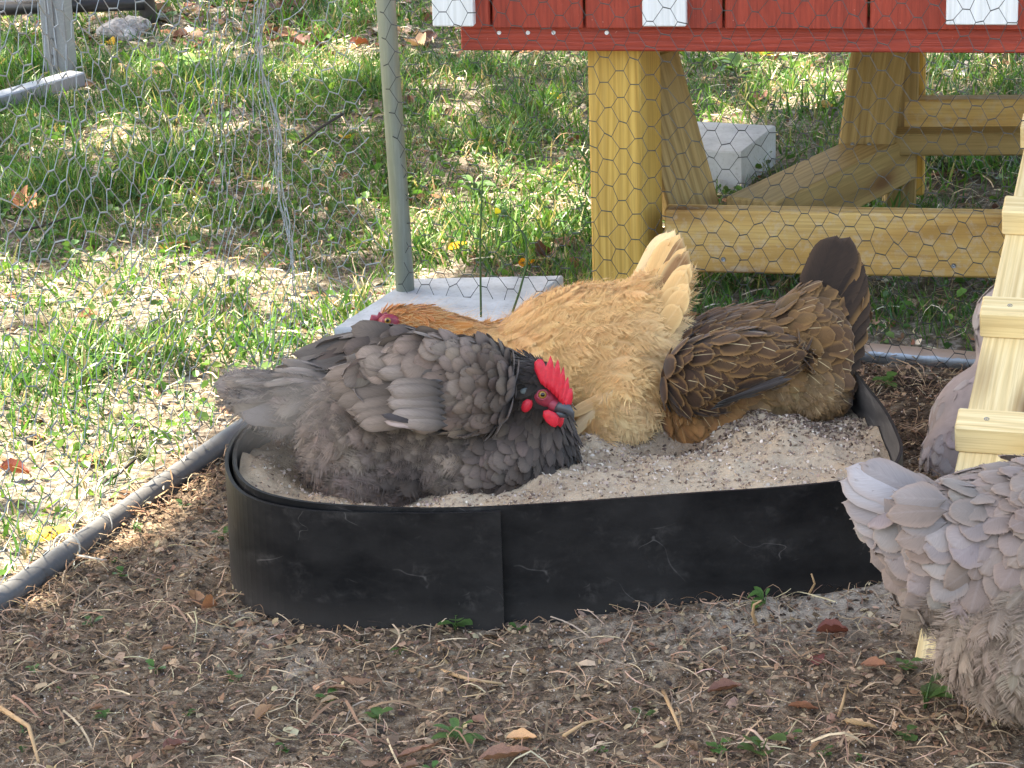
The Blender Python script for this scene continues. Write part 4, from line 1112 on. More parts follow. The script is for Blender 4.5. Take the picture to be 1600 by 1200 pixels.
beak('upper_beak', [Uy(868, 636, 2.822), Uy(877, 635, 2.819), Uy(887, 639, 2.817), Uy(893, 646, 2.816), Uy(896, 658, 2.816)], [0.0058, 0.0064, 0.0056, 0.0038, 0.0006], GR)
beak('lower_beak', [Uy(868, 645, 2.822), Uy(877, 647, 2.820), Uy(888, 651, 2.818)], [0.0052, 0.0042, 0.0014], GR)

# ================================================================== buff hen behind her, facing left with raised tail
g = np.random.default_rng(202)
BF = thing('hen', 'golden buff hen lying behind the grey hen with its pale tail raised', 'hen', Uz(900, 680, 0.09))
S_BUFF = skin_mat('buff_skin', lin(222, 176, 112))
bb = [blob(895, 572, 3.12, 0.135, 0.105, 0.088, 17), blob(770, 585, 3.12, 0.085, 0.08, 0.058, 12), blob(945, 615, 3.06, 0.058, 0.07, 0.060), blob(972, 540, 3.1, 0.044, 0.055, 0.062), blob(1000, 490, 3.11, 0.032, 0.032, 0.044, 55),
      blob(935, 655, 3.05, 0.056, 0.06, 0.034), blob(1025, 455, 3.12, 0.020, 0.018, 0.03, 60)]
bb += chain((745, 560, 3.12, 0.05, 0.045, 0.038), (655, 512, 3.12, 0.028, 0.028, 0.027), 5) + chain((655, 512, 3.12, 0.028, 0.028, 0.027), (614, 506, 3.11, 0.021, 0.02, 0.020), 2)
body = build_body('body', bb, S_BUFF, BF)
b1c, b2c, b3c, b4c = lin(236, 190, 128), lin(242, 205, 152), lin(225, 174, 112), lin(186, 108, 48)
bg_ = [G(630, 495, 3.09, 1, .1, .018, .008, 10, b4c, 'hackle'), G(660, 515, 3.09, 1, .35, .026, .010, 10, b4c, 'hackle'), G(700, 525, 3.08, 1, .35, .034, .014, 10, lin(196, 126, 58), 'hackle'), G(740, 535, 3.07, 1, .25, .04, .02, 5, b3c, 'hackle'),
       G(790, 545, 3.04, 1, .2, .05, .032, 3, b1c, 'silky'), G(860, 480, 3.08, 1, -.15, .05, .034, 3, b1c, 'silky'), G(940, 450, 3.09, 1, -.3, .05, .034, 3, b1c, 'silky'), G(870, 540, 3.02, 1, .15, .052, .036, 3, b1c, 'silky'),
       G(930, 520, 3.03, 1, .1, .052, .034, 5, b3c, 'silky'), G(1000, 470, 3.07, .7, -.7, .05, .026, 5, b1c, 'silky'), G(1040, 450, 3.09, .6, -.8, .05, .022, 14, b2c, 'silky'), G(1020, 520, 3.06, 1, .05, .055, .024, 22, b2c, 'silky'), G(1040, 560, 3.07, 1, .25, .055, .024, 26, b2c, 'silky'),
       G(980, 580, 3.01, .9, .4, .05, .03, 9, b1c, 'silky'), G(900, 600, 3.01, 1, .3, .045, .034, 3, b1c, 'silky'), G(960, 640, 3.01, .6, .8, .045, .028, 12, b2c, 'silky'), G(1010, 640, 3.03, .7, .7, .045, .026, 22, b2c, 'silky'), G(920, 680, 3.02, .3, 1, .04, .026, 18, b1c, 'silky'), G(800, 600, 3.03, 1, .3, .045, .03, 5, b1c, 'silky')]
print('buff', plume(body, bg_, FM_BUFF, BF, g, n=26000, nobj=0, spacing=0.20, varcol=0.08, jitter=18))
plume(body, [(q[0], q[1], q[2] * 0.8, q[3] * 0.9, 16, q[5] * 1.05, 'down', 1.0) for q in bg_[4:]], (M_DOWN, M_DOWN), BF, g, n=9000, spacing=0.36, varcol=0.15, jitter=30, stuffname='down')
for k in range(17):
    t_ = k / 16; tx = np.interp(t_, [0, .25, .6, 1], [1040, 1054, 1074, 1070]); ty = np.interp(t_, [0, .25, .6, 1], [364, 354, 396, 462])
    if k % 3 == 1: tx -= 10; ty += 16
    p0, p1 = Uy(972 + 50 * t_, 498 + 34 * t_, 3.125 - .0035 * k), Uy(tx + g.normal(0, 2), ty + g.normal(0, 2), 3.122 - .004 * k)
    cw = lin(150, 112, 76) if k in (6, 9) else np.array(lin(240, 208, 160)) if k < 4 else np.clip(np.array(lin(230, 184, 124)) * g.uniform(.85, 1.0), 0, 1)
    f = place('tail_feather', feather_mesh('flight', k, FM_BUFF[0]), fmatrix(p0, p1 - p0, -fwd + Vector((-.3, 0, .2)), (p1 - p0).length, .027, 0, math.radians(g.normal(0, 8))), BF); f.color = (*cw, 1)
for k, (x0, y0, x1, y1, Y_, cw, W_) in enumerate(((880, 692, 956, 606, 2.985, lin(236, 200, 152), .015), (886, 650, 952, 614, 2.988, lin(224, 178, 124), .014))):
    p0, p1 = Uy(x0, y0, Y_), Uy(x1, y1, Y_ - 0.004); f = place('wing_feather', feather_mesh('flight', k, FM_BUFF[0]), fmatrix(p0, p1 - p0, -fwd + Vector((-.3, 0, .2)), (p1 - p0).length, W_), BF); f.color = (*cw, 1)
wing = build_body('wing', [blob(880, 585, 3.05, .075, .03, .032, -4), blob(925, 590, 3.045, .035, .02, .024, -8)], S_BUFF, BF, voxel=.005)
plume(wing, [G(830, 570, 3.01, 1, .15, .045, .03, 7, b1c, 'contour'), G(900, 570, 3.0, 1, .1, .05, .03, 6, b2c, 'broad'), G(930, 600, 3.0, 1, .15, .05, .026, 6, b2c, 'broad'), G(880, 610, 3.0, 1, .1, .045, .026, 6, b3c, 'broad')], FM_BUFF, BF, g, n=2500, nobj=36, spacing=.34, varcol=.1, stuffname='wing_coverts')
flat_part('comb', [(577, 502), (580, 492), (589, 494), (592, 487), (598, 491), (604, 487), (606, 494), (602, 502), (592, 506)], 3.10, 0.008, M_COMB_DARK, BF)
ell_part('face_skin', Uy(608, 503, 3.092), (0.013, 0.008, 0.010), M_COMB_DARK, BF)
beak('beak', [Uy(598, 512, 3.10), Uy(588, 518, 3.10), Uy(582, 526, 3.10)], [0.006, 0.0045, 0.001], BF)
e = ell_part('eye', Uy(606, 501, 3.083), (0.004, 0.003, 0.004), M_EYE, BF); ell_part('pupil', Uy(605.5, 501, 3.0805), (0.002, 0.001, 0.002), M_PUPIL, e)

# ================================================================== brown hen, rear right, tail up
FM_TAIL = feather_pair('dark_tail_feather', edge=0.35, edgecol=lin(84, 62, 44), shaft=0.3, shaftcol=lin(30, 22, 18), basemul=0.7, trans=0.03)
g = np.random.default_rng(303)
BR = thing('hen', 'dark brown partridge hen with cream feather shafts and black upright tail', 'hen', Uz(1170, 660, 0.09))
S_BROWN = skin_mat('brown_skin', lin(62, 46, 34))
rb_ = [blob(1160, 578, 3.09, 0.120, 0.10, 0.074, 10), blob(1085, 622, 3.06, 0.050, 0.07, 0.052), blob(1250, 545, 3.08, 0.056, 0.065, 0.064), blob(1262, 605, 3.05, 0.044, 0.055, 0.034), blob(1140, 645, 3.04, 0.085, 0.06, 0.038, 6), blob(1288, 480, 3.10, 0.026, 0.03, 0.045, 68)]
rb_ += chain((1070, 560, 3.14, 0.05, 0.05, 0.05), (1015, 570, 3.20, 0.028, 0.028, 0.03), 3) + [blob(995, 590, 3.21, 0.024, 0.022, 0.024)]
body = build_body('body', rb_, S_BROWN, BR)
r1, r2, r3, r4, r5 = lin(86, 60, 38), lin(116, 84, 48), lin(68, 46, 30), lin(164, 112, 64), lin(140, 110, 76)
rg = [G(1060, 500, 3.070, 1, .05, 0.0279, 0.0180, 10, r3), G(1100, 500, 3.050, 1, .05, 0.0295, 0.0197, 9, r1), G(1080, 560, 2.990, .9, .5, 0.0295, 0.0205, 8, r3), G(1150, 540, 3.000, 1, .3, 0.0312, 0.0213, 8, r1), G(1160, 590, 2.990, 1, .2, 0.0295, 0.0205, 8, r1), G(1100, 620, 2.990, .7, .6, 0.0279, 0.0180, 10, r3),
      G(1210, 480, 3.030, .8, -.2, 0.0279, 0.0180, 10, r2), G(1220, 530, 3.010, .9, .5, 0.0295, 0.0197, 10, r2), G(1240, 565, 3.000, .9, .45, 0.0312, 0.0205, 12, r2), G(1260, 440, 3.050, .6, -.6, 0.0295, 0.0197, 10, r2), G(1290, 450, 3.040, .3, -.9, 0.0344, 0.0230, 8, r1, 'broad'), G(1290, 500, 3.030, .8, -.3, 0.0369, 0.0262, 10, r1, 'broad'), G(1300, 550, 3.030, 1, .1, 0.0369, 0.0262, 12, r1, 'broad'), G(1310, 590, 3.030, 1, .3, 0.0328, 0.0246, 14, r1, 'broad'),
      G(1070, 650, 2.990, .3, .9, 0.0279, 0.0148, 12, r4), G(1130, 650, 2.970, .5, .8, 0.0279, 0.0148, 12, r4), G(1190, 640, 2.970, .7, .6, 0.0262, 0.0180, 12, r5), G(1270, 610, 2.990, .6, .7, 0.0279, 0.0164, 18, r5, 'soft'), G(1240, 620, 2.990, .5, .8, 0.0246, 0.0148, 18, r5, 'soft'), G(1020, 560, 3.130, 1, .2, 0.0328, 0.0115, 10, lin(170, 110, 46), 'hackle')]
print('brown', plume(body, rg, FM_BROWN, BR, g, n=20000, nobj=200, spacing=0.27, varcol=.2, jitter=12))
plume(body, [G(1270, 620, 2.990, .4, .9, 0.0220, 0.0200, 22, r5, 'down'), G(1220, 630, 2.980, .3, 1, 0.0220, 0.0200, 20, r5, 'down'), G(1310, 600, 3.010, .6, .8, 0.0240, 0.0200, 22, r5, 'down')], (M_DOWN, M_DOWN), BR, g, n=2500, spacing=.36, stuffname='down', mask=lambda P, N_: (pixn(P)[0] > 1195) & (pixn(P)[1] > 606))
wing = build_body('wing', [blob(1140, 572, 3.0, .078, .03, .042, 12), blob(1090, 590, 3.0, .045, .03, .045, 0), blob(1195, 575, 3.01, .045, .02, .022, 18)], S_BROWN, BR, voxel=.006)
plume(wing, [G(1080, 540, 2.96, .9, .4, 0.0350, 0.0240, 9, r3), G(1130, 530, 2.97, 1, .2, 0.0375, 0.0252, 8, r1), G(1100, 590, 2.95, 1, .3, 0.0375, 0.0252, 8, r3), G(1170, 560, 2.96, 1, .0, 0.0400, 0.0252, 7, r1), G(1080, 630, 2.96, .9, .2, 0.0375, 0.0240, 7, r3), G(1150, 610, 2.96, 1, -.3, 0.0425, 0.0216, 6, r3), G(1210, 585, 2.98, 1, -.3, 0.0425, 0.0192, 6, r3)], FM_BROWN, BR, g, n=7000, nobj=70, spacing=.28, stuffname='wing_coverts')
blk_ = lin(50, 36, 26)
for i in range(12):
    t_ = i / 11
    tx = [1302, 1322, 1330, 1337, 1343, 1347, 1350, 1350, 1349, 1346, 1342, 1336][i]; ty = [366, 368, 382, 398, 415, 434, 455, 478, 502, 526, 548, 568][i]
    rx_ = 1262 + 48 * t_; ry_ = 486 + 88 * t_
    p0, p1 = Uy(rx_, ry_, 3.085 - .003 * i), Uy(tx, ty, 3.105 - .004 * i)
    f = place('tail_feather', feather_mesh('broad', i, FM_BROWN[0] if i % 3 == 2 else FM_TAIL[0]), fmatrix(p0, p1 - p0, -fwd + RT * -.4, (p1 - p0).length * 1.02, .046 - .008 * t_), BR); q = 1 + g.uniform(-.25, .25); f.color = (blk_[0] * q, blk_[1] * q, blk_[2] * q, 1)
fan(((1110, 640, 2.955), (1120, 630, 2.95)), ((1240, 582, 2.965), (1236, 590, 2.96)), 3, 'flight', 0.006, lin(62, 52, 46), FM_GREY, BR, 'wing_feather', g)
ell_part('comb', Uy(985, 575, 3.21), (.012, .004, .008), M_COMB, BR); beak('beak', [Uy(975, 596, 3.21), Uy(962, 604, 3.21)], [.006, .001], BR)

# ================================================================== lavender hen in front, right edge
g = np.random.default_rng(404)
LV = thing('hen', 'lavender grey hen standing in front at the lower right, its spread tail towards the tub', 'hen', Uz(1640, 1150, 0.0))
S_LAV = skin_mat('lavender_skin', lin(150, 134, 124))
lb = [blob(1650, 880, 2.42, 0.150, 0.105, 0.098, -6), blob(1612, 968, 2.38, 0.088, 0.10, 0.076), blob(1500, 860, 2.40, 0.062, 0.065, 0.066), blob(1450, 820, 2.40, 0.042, 0.04, 0.038, -15), blob(1800, 860, 2.43, 0.085, 0.08, 0.09), blob(1650, 988, 2.37, 0.08, 0.09, 0.06), blob(1720, 962, 2.42, .09, .09, .07)]
lb += chain((1850, 800, 2.43, .055, .05, .06), (1880, 660, 2.43, .032, .03, .035), 4) + [blob(1890, 630, 2.43, .034, .026, .028)]
body = build_body('body', lb, S_LAV, LV)
l1, l2, l3, l4 = lin(132, 115, 104), lin(140, 130, 126), lin(118, 98, 85), lin(138, 121, 105)
lg = [G(1420, 790, 2.36, -1, -.1, .055, .032, 6, l2, 'broad'), G(1450, 840, 2.35, -1, .15, .05, .034, 8, l2, 'broad'), G(1480, 760, 2.37, -1, -.1, .045, .034, 8, l1, 'broad'), G(1500, 820, 2.34, -1, .25, .045, .036, 9, l2, 'broad'), G(1560, 760, 2.36, -.9, .3, .036, .026, 15, l1), G(1560, 830, 2.32, -.8, .5, .036, .027, 15, l2), G(1540, 880, 2.32, -.8, .5, .036, .027, 15, l3),
      G(1600, 800, 2.32, -.8, .4, .036, .026, 16, l3), G(1600, 870, 2.31, -.7, .7, .036, .027, 16, l1), G(1480, 900, 2.34, -.8, .6, .040, .028, 14, l2), G(1440, 890, 2.36, -.8, .5, .05, .032, 10, l1, 'broad'),
      G(1500, 930, 2.33, -.6, .8, .045, .034, 16, l4, 'soft'), G(1460, 990, 2.34, -.4, 1, .045, .028, 20, l4, 'silky'), G(1540, 1000, 2.29, -.2, 1, .045, .028, 20, l4, 'silky'), G(1600, 960, 2.29, -.1, 1, .05, .032, 18, l4, 'silky'), G(1560, 1080, 2.31, .1, 1, .045, .028, 20, l4, 'silky'), G(1640, 1060, 2.29, 0, 1, .045, .028, 20, l4, 'silky'), G(1750, 900, 2.33, -1, .3, .05, .035, 10, l1, 'broad'), G(1860, 720, 2.38, -.5, .9, .04, .016, 10, l1, 'hackle')]
print('lav', plume(body, lg, FM_LAV, LV, g, n=16000, nobj=150, spacing=0.28, varcol=.14, jitter=16))
plume(body, [(q[0], q[1], .032, .026, 20, q[5] * 1.0, 'down', 1.0) for q in lg if q[6] == 'silky'], (M_DOWN, M_DOWN), LV, g, n=14000, spacing=.25, varcol=.15, jitter=30, stuffname='down', mask=lambda P, N_: pixn(P)[1] > 925)
for i in range(9):
    t_ = i / 8
    tx = [1345, 1322, 1312, 1316, 1328, 1345, 1366, 1388, 1410][i]; ty = [722, 728, 748, 782, 808, 838, 868, 896, 922][i]
    p0, p1 = Uy(1470 + 10 * t_, 790 + 70 * t_, 2.385 - .003 * i), Uy(tx, ty, 2.40 - .0035 * i)
    cw = [l2, lin(166, 158, 156), lin(160, 152, 149), l2, lin(152, 143, 139), l2, l1, l3, l1][i]
    f = place('tail_feather', feather_mesh('flight', i, FM_LAV[0]), fmatrix(p0, p1 - p0, -fwd + Vector((0, 0, .5)), (p1 - p0).length, .036 - .006 * t_), LV); f.color = (*cw, 1)
for i in range(6):
    t_ = i / 5
    p0, p1 = Uy(1480, 780 + 90 * t_, 2.36 - .003 * i), Uy(1388 + 34 * t_, 776 + 104 * t_, 2.355 - .004 * i)
    f = place('tail_covert', feather_mesh('contour', i, FM_LAV[0]), fmatrix(p0, p1 - p0, -fwd + Vector((0, 0, .5)), (p1 - p0).length * g.uniform(.85, 1.1), .030, math.radians(g.normal(0, 3)), math.radians(g.normal(0, 12))), LV); f.color = (*[l2, l1, l2, l1, l3, l1][i], 1)
for q in ((1640, 1100), (1700, 1100)):
    tp = Uy(q[0], q[1] - 60, 2.43); ft = Vector((tp.x, tp.y, 0.004))
    tube('leg', [tp, ft + Vector((0, 0, .03)), ft], [.009, .007, .006], M_LEG, LV, n=8)
    for a in (-.5, 0, .5, 3.1): tube('toe', [ft, ft + Vector((math.cos(a) * .045, math.sin(a) * .045, 0.002))], [.005, .0025], M_LEG, LV, n=6)
flat_part('comb', [(1895, 605), (1890, 575), (1902, 590), (1910, 570), (1918, 592), (1928, 585), (1930, 615), (1912, 620)], 2.43, .007, M_COMB, LV); beak('beak', [Uy(1930, 630, 2.43), Uy(1962, 645, 2.43)], [.008, .001], LV)

# ================================================================== pale hen half hidden by the ramp
g = np.random.default_rng(505)
PV = thing('hen', 'smooth pale lavender hen mostly hidden behind the left edge of the ramp', 'hen', Uz(1540, 740, 0.0))
pb_ = [blob(1555, 665, 3.18, 0.088, 0.08, 0.080, 35), blob(1500, 720, 3.12, 0.050, 0.055, 0.055), blob(1590, 600, 3.22, 0.06, 0.06, 0.06)] + chain((1575, 560, 3.22, .04, .04, .045), (1572, 500, 3.22, .042, .036, .05), 3) + [blob(1590, 470, 3.22, .038, .03, .035)]
body = build_body('body', pb_, skin_mat('pale_skin', lin(168, 152, 146)), PV)
p1c, p2c = lin(182, 167, 161), lin(186, 174, 172)
pg = [G(1480, 620, 3.1, -.5, .9, .03, .022, -2, p1c), G(1450, 680, 3.07, -.3, 1, .034, .024, -2, p1c), G(1480, 720, 3.05, 0, 1, .034, .022, -2, p2c), G(1440, 740, 3.08, 0, 1, .034, .022, -2, p2c), G(1520, 570, 3.16, -.5, .8, .028, .020, -2, p1c), G(1520, 520, 3.18, -.2, 1, .028, .018, -2, p1c), G(1550, 460, 3.18, -.4, .9, .026, .018, -2, p1c), G(1560, 620, 3.1, -.3, 1, .034, .024, -2, p1c)]
plume(body, pg, FM_LAV, PV, g, n=6000, nobj=40, spacing=.34, varcol=.06, jitter=10)
for q in (1530, 1580):
    tp = Uy(q, 740, 3.18); ft = Vector((tp.x, tp.y, .004)); tube('leg', [tp, ft], [.009, .006], M_LEG, PV, n=8)

# dust hanging over the tub behind the grey hen, kicked up by her bathing
def _dust(N, b):
    N.nodes.remove(b); v = nn(N, 'ShaderNodeVolumePrincipled'); v.inputs['Color'].default_value = (.78, .7, .62, 1); v.inputs['Anisotropy'].default_value = .3
    t = tex(N); ln = nn(N, 'ShaderNodeVectorMath', operation='LENGTH'); L(N, mapping(N, t, (1 / .10, 1 / .09, 1 / .07)), ln.inputs[0])
    n = noise(N, t, 22, 3); L(N, math_(N, 'MULTIPLY', math_(N, 'MULTIPLY', ramp(N, ln.outputs['Value'], [(.15, 1), (.95, 0)]), ramp(N, n, [(.35, .2), (.7, 1)])), 7.0), v.inputs['Density'])
    L(N, v.outputs[0], N.nodes['Material Output'].inputs['Volume'])
dc = Uy(450, 640, 2.84); dV, dF = ellVF((0, 0, 0), (.10, .09, .07), 20, 12)
o = obj('dust_cloud', [Vector(v) + dc for v in dV], dF, mat('floating_dust', _dust), origin=dc); tag(o, kind='stuff')
# ------------------------------------------------------------------ ground cover
def scatter_join(name, P, shapes, scale, yaw, tiltx, tilty, col, m, kindstuff=True, smooth=False, parent=None):
    """shapes: list of (V,F tri/quads same k, uv or None); returns one joined object"""
    g2 = np.random.default_rng(9); pick = g2.integers(len(shapes), size=len(P))
    VV = []; FF = []; CC = []; off = 0
    for s, (V, F) in enumerate(shapes):
        k = np.where(pick == s)[0]
        if not len(k): continue
        v = V[None] * scale[k][:, None, None] if scale.ndim == 1 else V[None] * scale[k][:, None, :]
        for ang, ax in ((tiltx, 0), (tilty, 1), (yaw, 2)):
            c, s_ = np.cos(ang[k])[:, None], np.sin(ang[k])[:, None]
            a, b = [(1, 2), (2, 0), (0, 1)][ax]
            va, vb = v[..., a] * c - v[..., b] * s_, v[..., a] * s_ + v[..., b] * c
            v = v.copy(); v[..., a] = va; v[..., b] = vb
        v = v + P[k][:, None, :]
        n_ = len(V); VV.append(v.reshape(-1, 3)); CC.append(np.repeat(col[k], n_, 0))
        FF.append((F[None] + (off + np.arange(len(k)) * n_)[:, None, None]).reshape(-1, F.shape[1])); off += len(k) * n_
    o = obj(name, np.vstack(VV), np.vstack(FF), m, parent, smooth=smooth, fcol=np.vstack(CC), origin=None if parent else (0, 3, 0))
    if kindstuff: tag(o, kind='stuff')
    return o
def region(n, y0, y1, g2, pad=0.25):
    y = np.sqrt(g2.uniform(y0 * y0, y1 * y1, n)); hw = 0.20 * y + pad; x = g2.uniform(-1, 1, n) * hw
    return x, y
def cols(base, n, g2, v=0.25, h=0.05):
    base = np.array(base); k = g2.integers(len(base), size=n)
    return np.clip(base[k] * (1 + g2.uniform(-v, v, (n, 1))) * (1 + g2.normal(0, h, (n, 3))), 0.004, 0.9)
COOPC = C(0.45, 0.4, 0)
def under_coop(x, y):
    rel = np.stack([x - FL.x, y - FL.y], -1); u = rel @ np.array(cx_[:2]); v = rel @ np.array(cy_[:2])
    return (u > 0.02) & (u < 1.2) & (v > 0.02) & (v < 0.85)
def near_ramp(x, y):
    d = np.stack([x - rp0.x, y - rp0.y], -1); r2 = np.array((RD.x, RD.y)); r2 = r2 / np.linalg.norm(r2); u = d @ r2; v = d @ np.array((rx.x, rx.y))
    return (u > -0.01) & (u < 1.0) & (v > -0.01) & (v < RW)
SLABS = [[pix_ for pix_ in q] for q in ([(640, 435), (880, 430), (815, 512), (522, 512)], [(1052, 187), (1212, 196), (1158, 238), (1060, 240)])]
def inpoly(px, py, poly):
    c = np.zeros(px.shape, bool); n_ = len(poly)
    for i in range(n_):
        (x0, y0), (x1, y1) = poly[i], poly[(i + 1) % n_]
        k = ((y0 > py) != (y1 > py)) & (px < (x1 - x0) * (py - y0) / (y1 - y0 + 1e-9) + x0); c ^= k
    return c
def onslab(x, y):
    p = np.stack([x, y, np.full_like(x, 0.05)], -1); u, v = pixn(p); return inpoly(u, v, SLABS[0]) | inpoly(u, v, SLABS[1])

# grass: bent blades of three segments
def blade(b, w_):
    V = []
    for t_ in (0, 0.4, 0.75, 1.0):
        wd = w_ * (1 - t_ ** 2) * 0.5 + 0.004
        V += [(-wd, b * t_ ** 2, t_ * math.sqrt(max(0.05, 1 - b * b * 0.6 * t_))), (wd, b * t_ ** 2, t_ * math.sqrt(max(0.05, 1 - b * b * 0.6 * t_)))]
    return np.array(V, np.float32), np.array([(0, 1, 3, 2), (2, 3, 5, 4), (4, 5, 7, 6)], np.int32)
BL = [blade(b, w_) for b in (0.15, 0.4, 0.7, 1.0) for w_ in (0.045, 0.075)]
g2 = np.random.default_rng(31)
x, y = region(440000, 2.7, 7.6, g2, .7)
ls = lawn_side(x, y); td = tubdist(x[:1], y[:1]) * 0 + 9
px, py = pixn(np.stack([x, y, np.zeros_like(x)], -1))
dens = np.clip(.5 + (fbm(x * 2.6 + 4, y * 2.6, 3) - 0.4) * 2.6, 0.2, 1) * np.clip(.42 + (fbm(x * 11, y * 11, 2) - 0.35) * 2.4, 0.12, 1)
dens *= np.clip((ls - 0.0) / 0.12, 0, 1)
leftlow = np.clip((py - 520) / 120, 0, 1) * (px < 520); dens *= 1 - 0.4 * leftlow            # sparse, trodden turf near the lower left pipe
dens *= np.where((px > 640) & (py < 330), 0.62, 1.0); dens *= np.where(py < 90, 0.3, 1.0); dens *= np.where(under_coop(x, y), 0.55, 1.0)
keep = (g2.random(len(x)) < dens) & ~onslab(x, y)
x, y, py = x[keep], y[keep], py[keep]; n_ = len(x); print('blades', n_)
P = np.stack([x, y, gh(x, y, np.full_like(x, 9.0)) - 0.003], -1)
tall = 0.024 + 0.042 * fbm(x * 5, y * 5, 2) ** 1.6
px, _ = pixn(P); sc = tall * g2.uniform(0.5, 1.5, n_) * np.where((py > 470) & (px < 560), .85, 1)
gc = cols([(0.055, 0.150, 0.030), (0.085, 0.190, 0.035), (0.042, 0.120, 0.036), (0.11, 0.215, 0.04), (0.07, 0.17, 0.032), (0.10, 0.20, 0.03), (0.05, 0.14, 0.036), (0.30, 0.27, 0.14)], n_, g2)
scatter_join('grass', P, BL, sc, g2.uniform(0, 6.28, n_), g2.normal(0, 0.35, n_), g2.normal(0, 0.35, n_), gc, M_GRASS)

# clover and other small round-leaved cover
def disc(nv=7, cup=0.15):
    V = [(0, 0, -cup * 0.3)] + [(math.cos(a) * 0.5, math.sin(a) * 0.5 * 0.8, cup * abs(math.sin(a))) for a in np.linspace(0, 2 * math.pi, nv, endpoint=False)]
    return np.array(V, np.float32), np.array([(0, 1 + k, 1 + (k + 1) % nv) for k in range(nv)], np.int32)
x, y = region(20000, 2.7, 7.2, g2, .7); ls = lawn_side(x, y)
px, py = pixn(np.stack([x, y, np.zeros_like(x)], -1))
keep = (ls > 0.03) & (vnoise(x * 3 + 9, y * 3) * 0.6 + ((px < 620) & (py > 230) & (py < 420)) * 0.3 + ((px < 520) & (py > 420)) * 0.25 > 0.45 * g2.random(len(x)) + 0.15) & ~onslab(x, y)
x, y = x[keep], y[keep]; n_ = len(x)
P = np.stack([x, y, gh(x, y, np.full_like(x, 9.0)) + g2.uniform(0.004, 0.03, n_)], -1)
scatter_join('clover_leaves', P, [disc(), disc(6, .3)], g2.uniform(0.008, 0.02, n_), g2.uniform(0, 6.28, n_), g2.normal(0, .4, n_), g2.normal(0, .4, n_), cols([(0.085, 0.19, 0.04), (0.12, 0.22, 0.045), (0.07, 0.155, 0.045)], n_, g2), M_GRASS)

# dead bits in the lawn
def chip(seed):
    q = np.random.default_rng(seed); a = q.uniform(.12, .4)
    V = [(-.5, -a * q.uniform(.4, 1), 0), (0, -a, .08), (.5, -a * q.uniform(.2, 1), 0), (.5, a * q.uniform(.2, 1), .03), (0, a, .12), (-.5, a * q.uniform(.4, 1), .02)]
    return np.array(V, np.float32), np.array([(0, 1, 4, 5), (1, 2, 3, 4)], np.int32)
CH = [chip(s) for s in range(7)]
def fibre(seed):
    q = np.random.default_rng(seed); V = []; yv = 0; zv = 0; w_ = q.uniform(.008, .02); b1 = q.normal(0, .2); b2 = q.normal(0, .15)
    for k in range(5):
        t_ = k / 4; yv = b1 * math.sin(t_ * 3); zv = abs(b2) * math.sin(t_ * math.pi)
        V += [(t_ - .5, yv - w_, zv), (t_ - .5, yv + w_, zv + w_)]
    return np.array(V, np.float32), np.array([(2 * k, 2 * k + 2, 2 * k + 3, 2 * k + 1) for k in range(4)], np.int32)
FB = [fibre(s) for s in range(9)]
x, y = region(14000, 2.7, 8.0, g2, .8); ls = lawn_side(x, y); keep = (ls > -0.02) & ~onslab(x, y); x, y = x[keep], y[keep]; n_ = len(x)
px, py = pixn(np.stack([x, y, np.zeros_like(x)], -1))
P = np.stack([x, y, gh(x, y, np.full_like(x, 9.0)) + g2.uniform(.001, .008, n_)], -1)
lc = cols([lin(150, 120, 92), lin(118, 84, 62), lin(190, 172, 144), lin(96, 66, 48), lin(206, 192, 168), lin(140, 96, 70)], n_, g2)
scatter_join('lawn_litter', P, CH, g2.uniform(.006, .022, n_) * np.where(py < 110, 1.7, 1), g2.uniform(0, 6.28, n_), g2.normal(0, .35, n_), g2.normal(0, .35, n_), lc, M_LITTER)
x, y = region(21000, 2.7, 7.0, g2, .7); ls = lawn_side(x, y); keep = (ls > -0.02) & ~onslab(x, y); x, y = x[keep], y[keep]; n_ = len(x)
P = np.stack([x, y, gh(x, y, np.full_like(x, 9.0)) + g2.uniform(.001, .012, n_)], -1)
scatter_join('dry_grass', P, FB, g2.uniform(.02, .06, n_), g2.uniform(0, 6.28, n_), g2.normal(0, .2, n_), g2.normal(0, .3, n_), cols([lin(190, 172, 140), lin(160, 138, 104), lin(214, 204, 180), lin(120, 98, 72)], n_, g2), M_LITTER)

# mulch, straw and fibres on the earth of the run
x, y = region(110000, 2.15, 4.1, g2, .45); ls = lawn_side(x, y); td = tubdist(x, y)
keep = (ls < 0.03) & (td > 0.008) & ~near_ramp(x, y) & (g2.random(len(x)) < .35 + .8 * fbm(x * 6, y * 6, 2)); x, y, td = x[keep], y[keep], td[keep]; n_ = len(x)
P = np.stack([x, y, gh(x, y, td) + g2.uniform(.0005, .004, n_)], -1)
mc = cols([lin(122, 99, 78), lin(96, 76, 60), lin(150, 124, 98), lin(70, 55, 44), lin(172, 148, 118), lin(132, 100, 76), lin(60, 47, 38)], n_, g2)
scatter_join('mulch', P, CH, g2.uniform(.002, .009, n_) * np.where(g2.random(n_) < .04, 2.0, 1), g2.uniform(0, 6.28, n_), g2.normal(0, .4, n_), g2.normal(0, .4, n_), mc, M_LITTER)
x, y = region(56000, 2.15, 4.1, g2, .45); ls = lawn_side(x, y); td = tubdist(x, y)
keep = (ls < 0.03) & (td > 0.012) & ~near_ramp(x, y) & (g2.random(len(x)) < .2 + 1.0 * fbm(x * 5 + 3, y * 5, 2)); x, y, td = x[keep], y[keep], td[keep]; n_ = len(x)
P = np.stack([x, y, gh(x, y, td) + g2.uniform(.002, .007, n_)], -1)
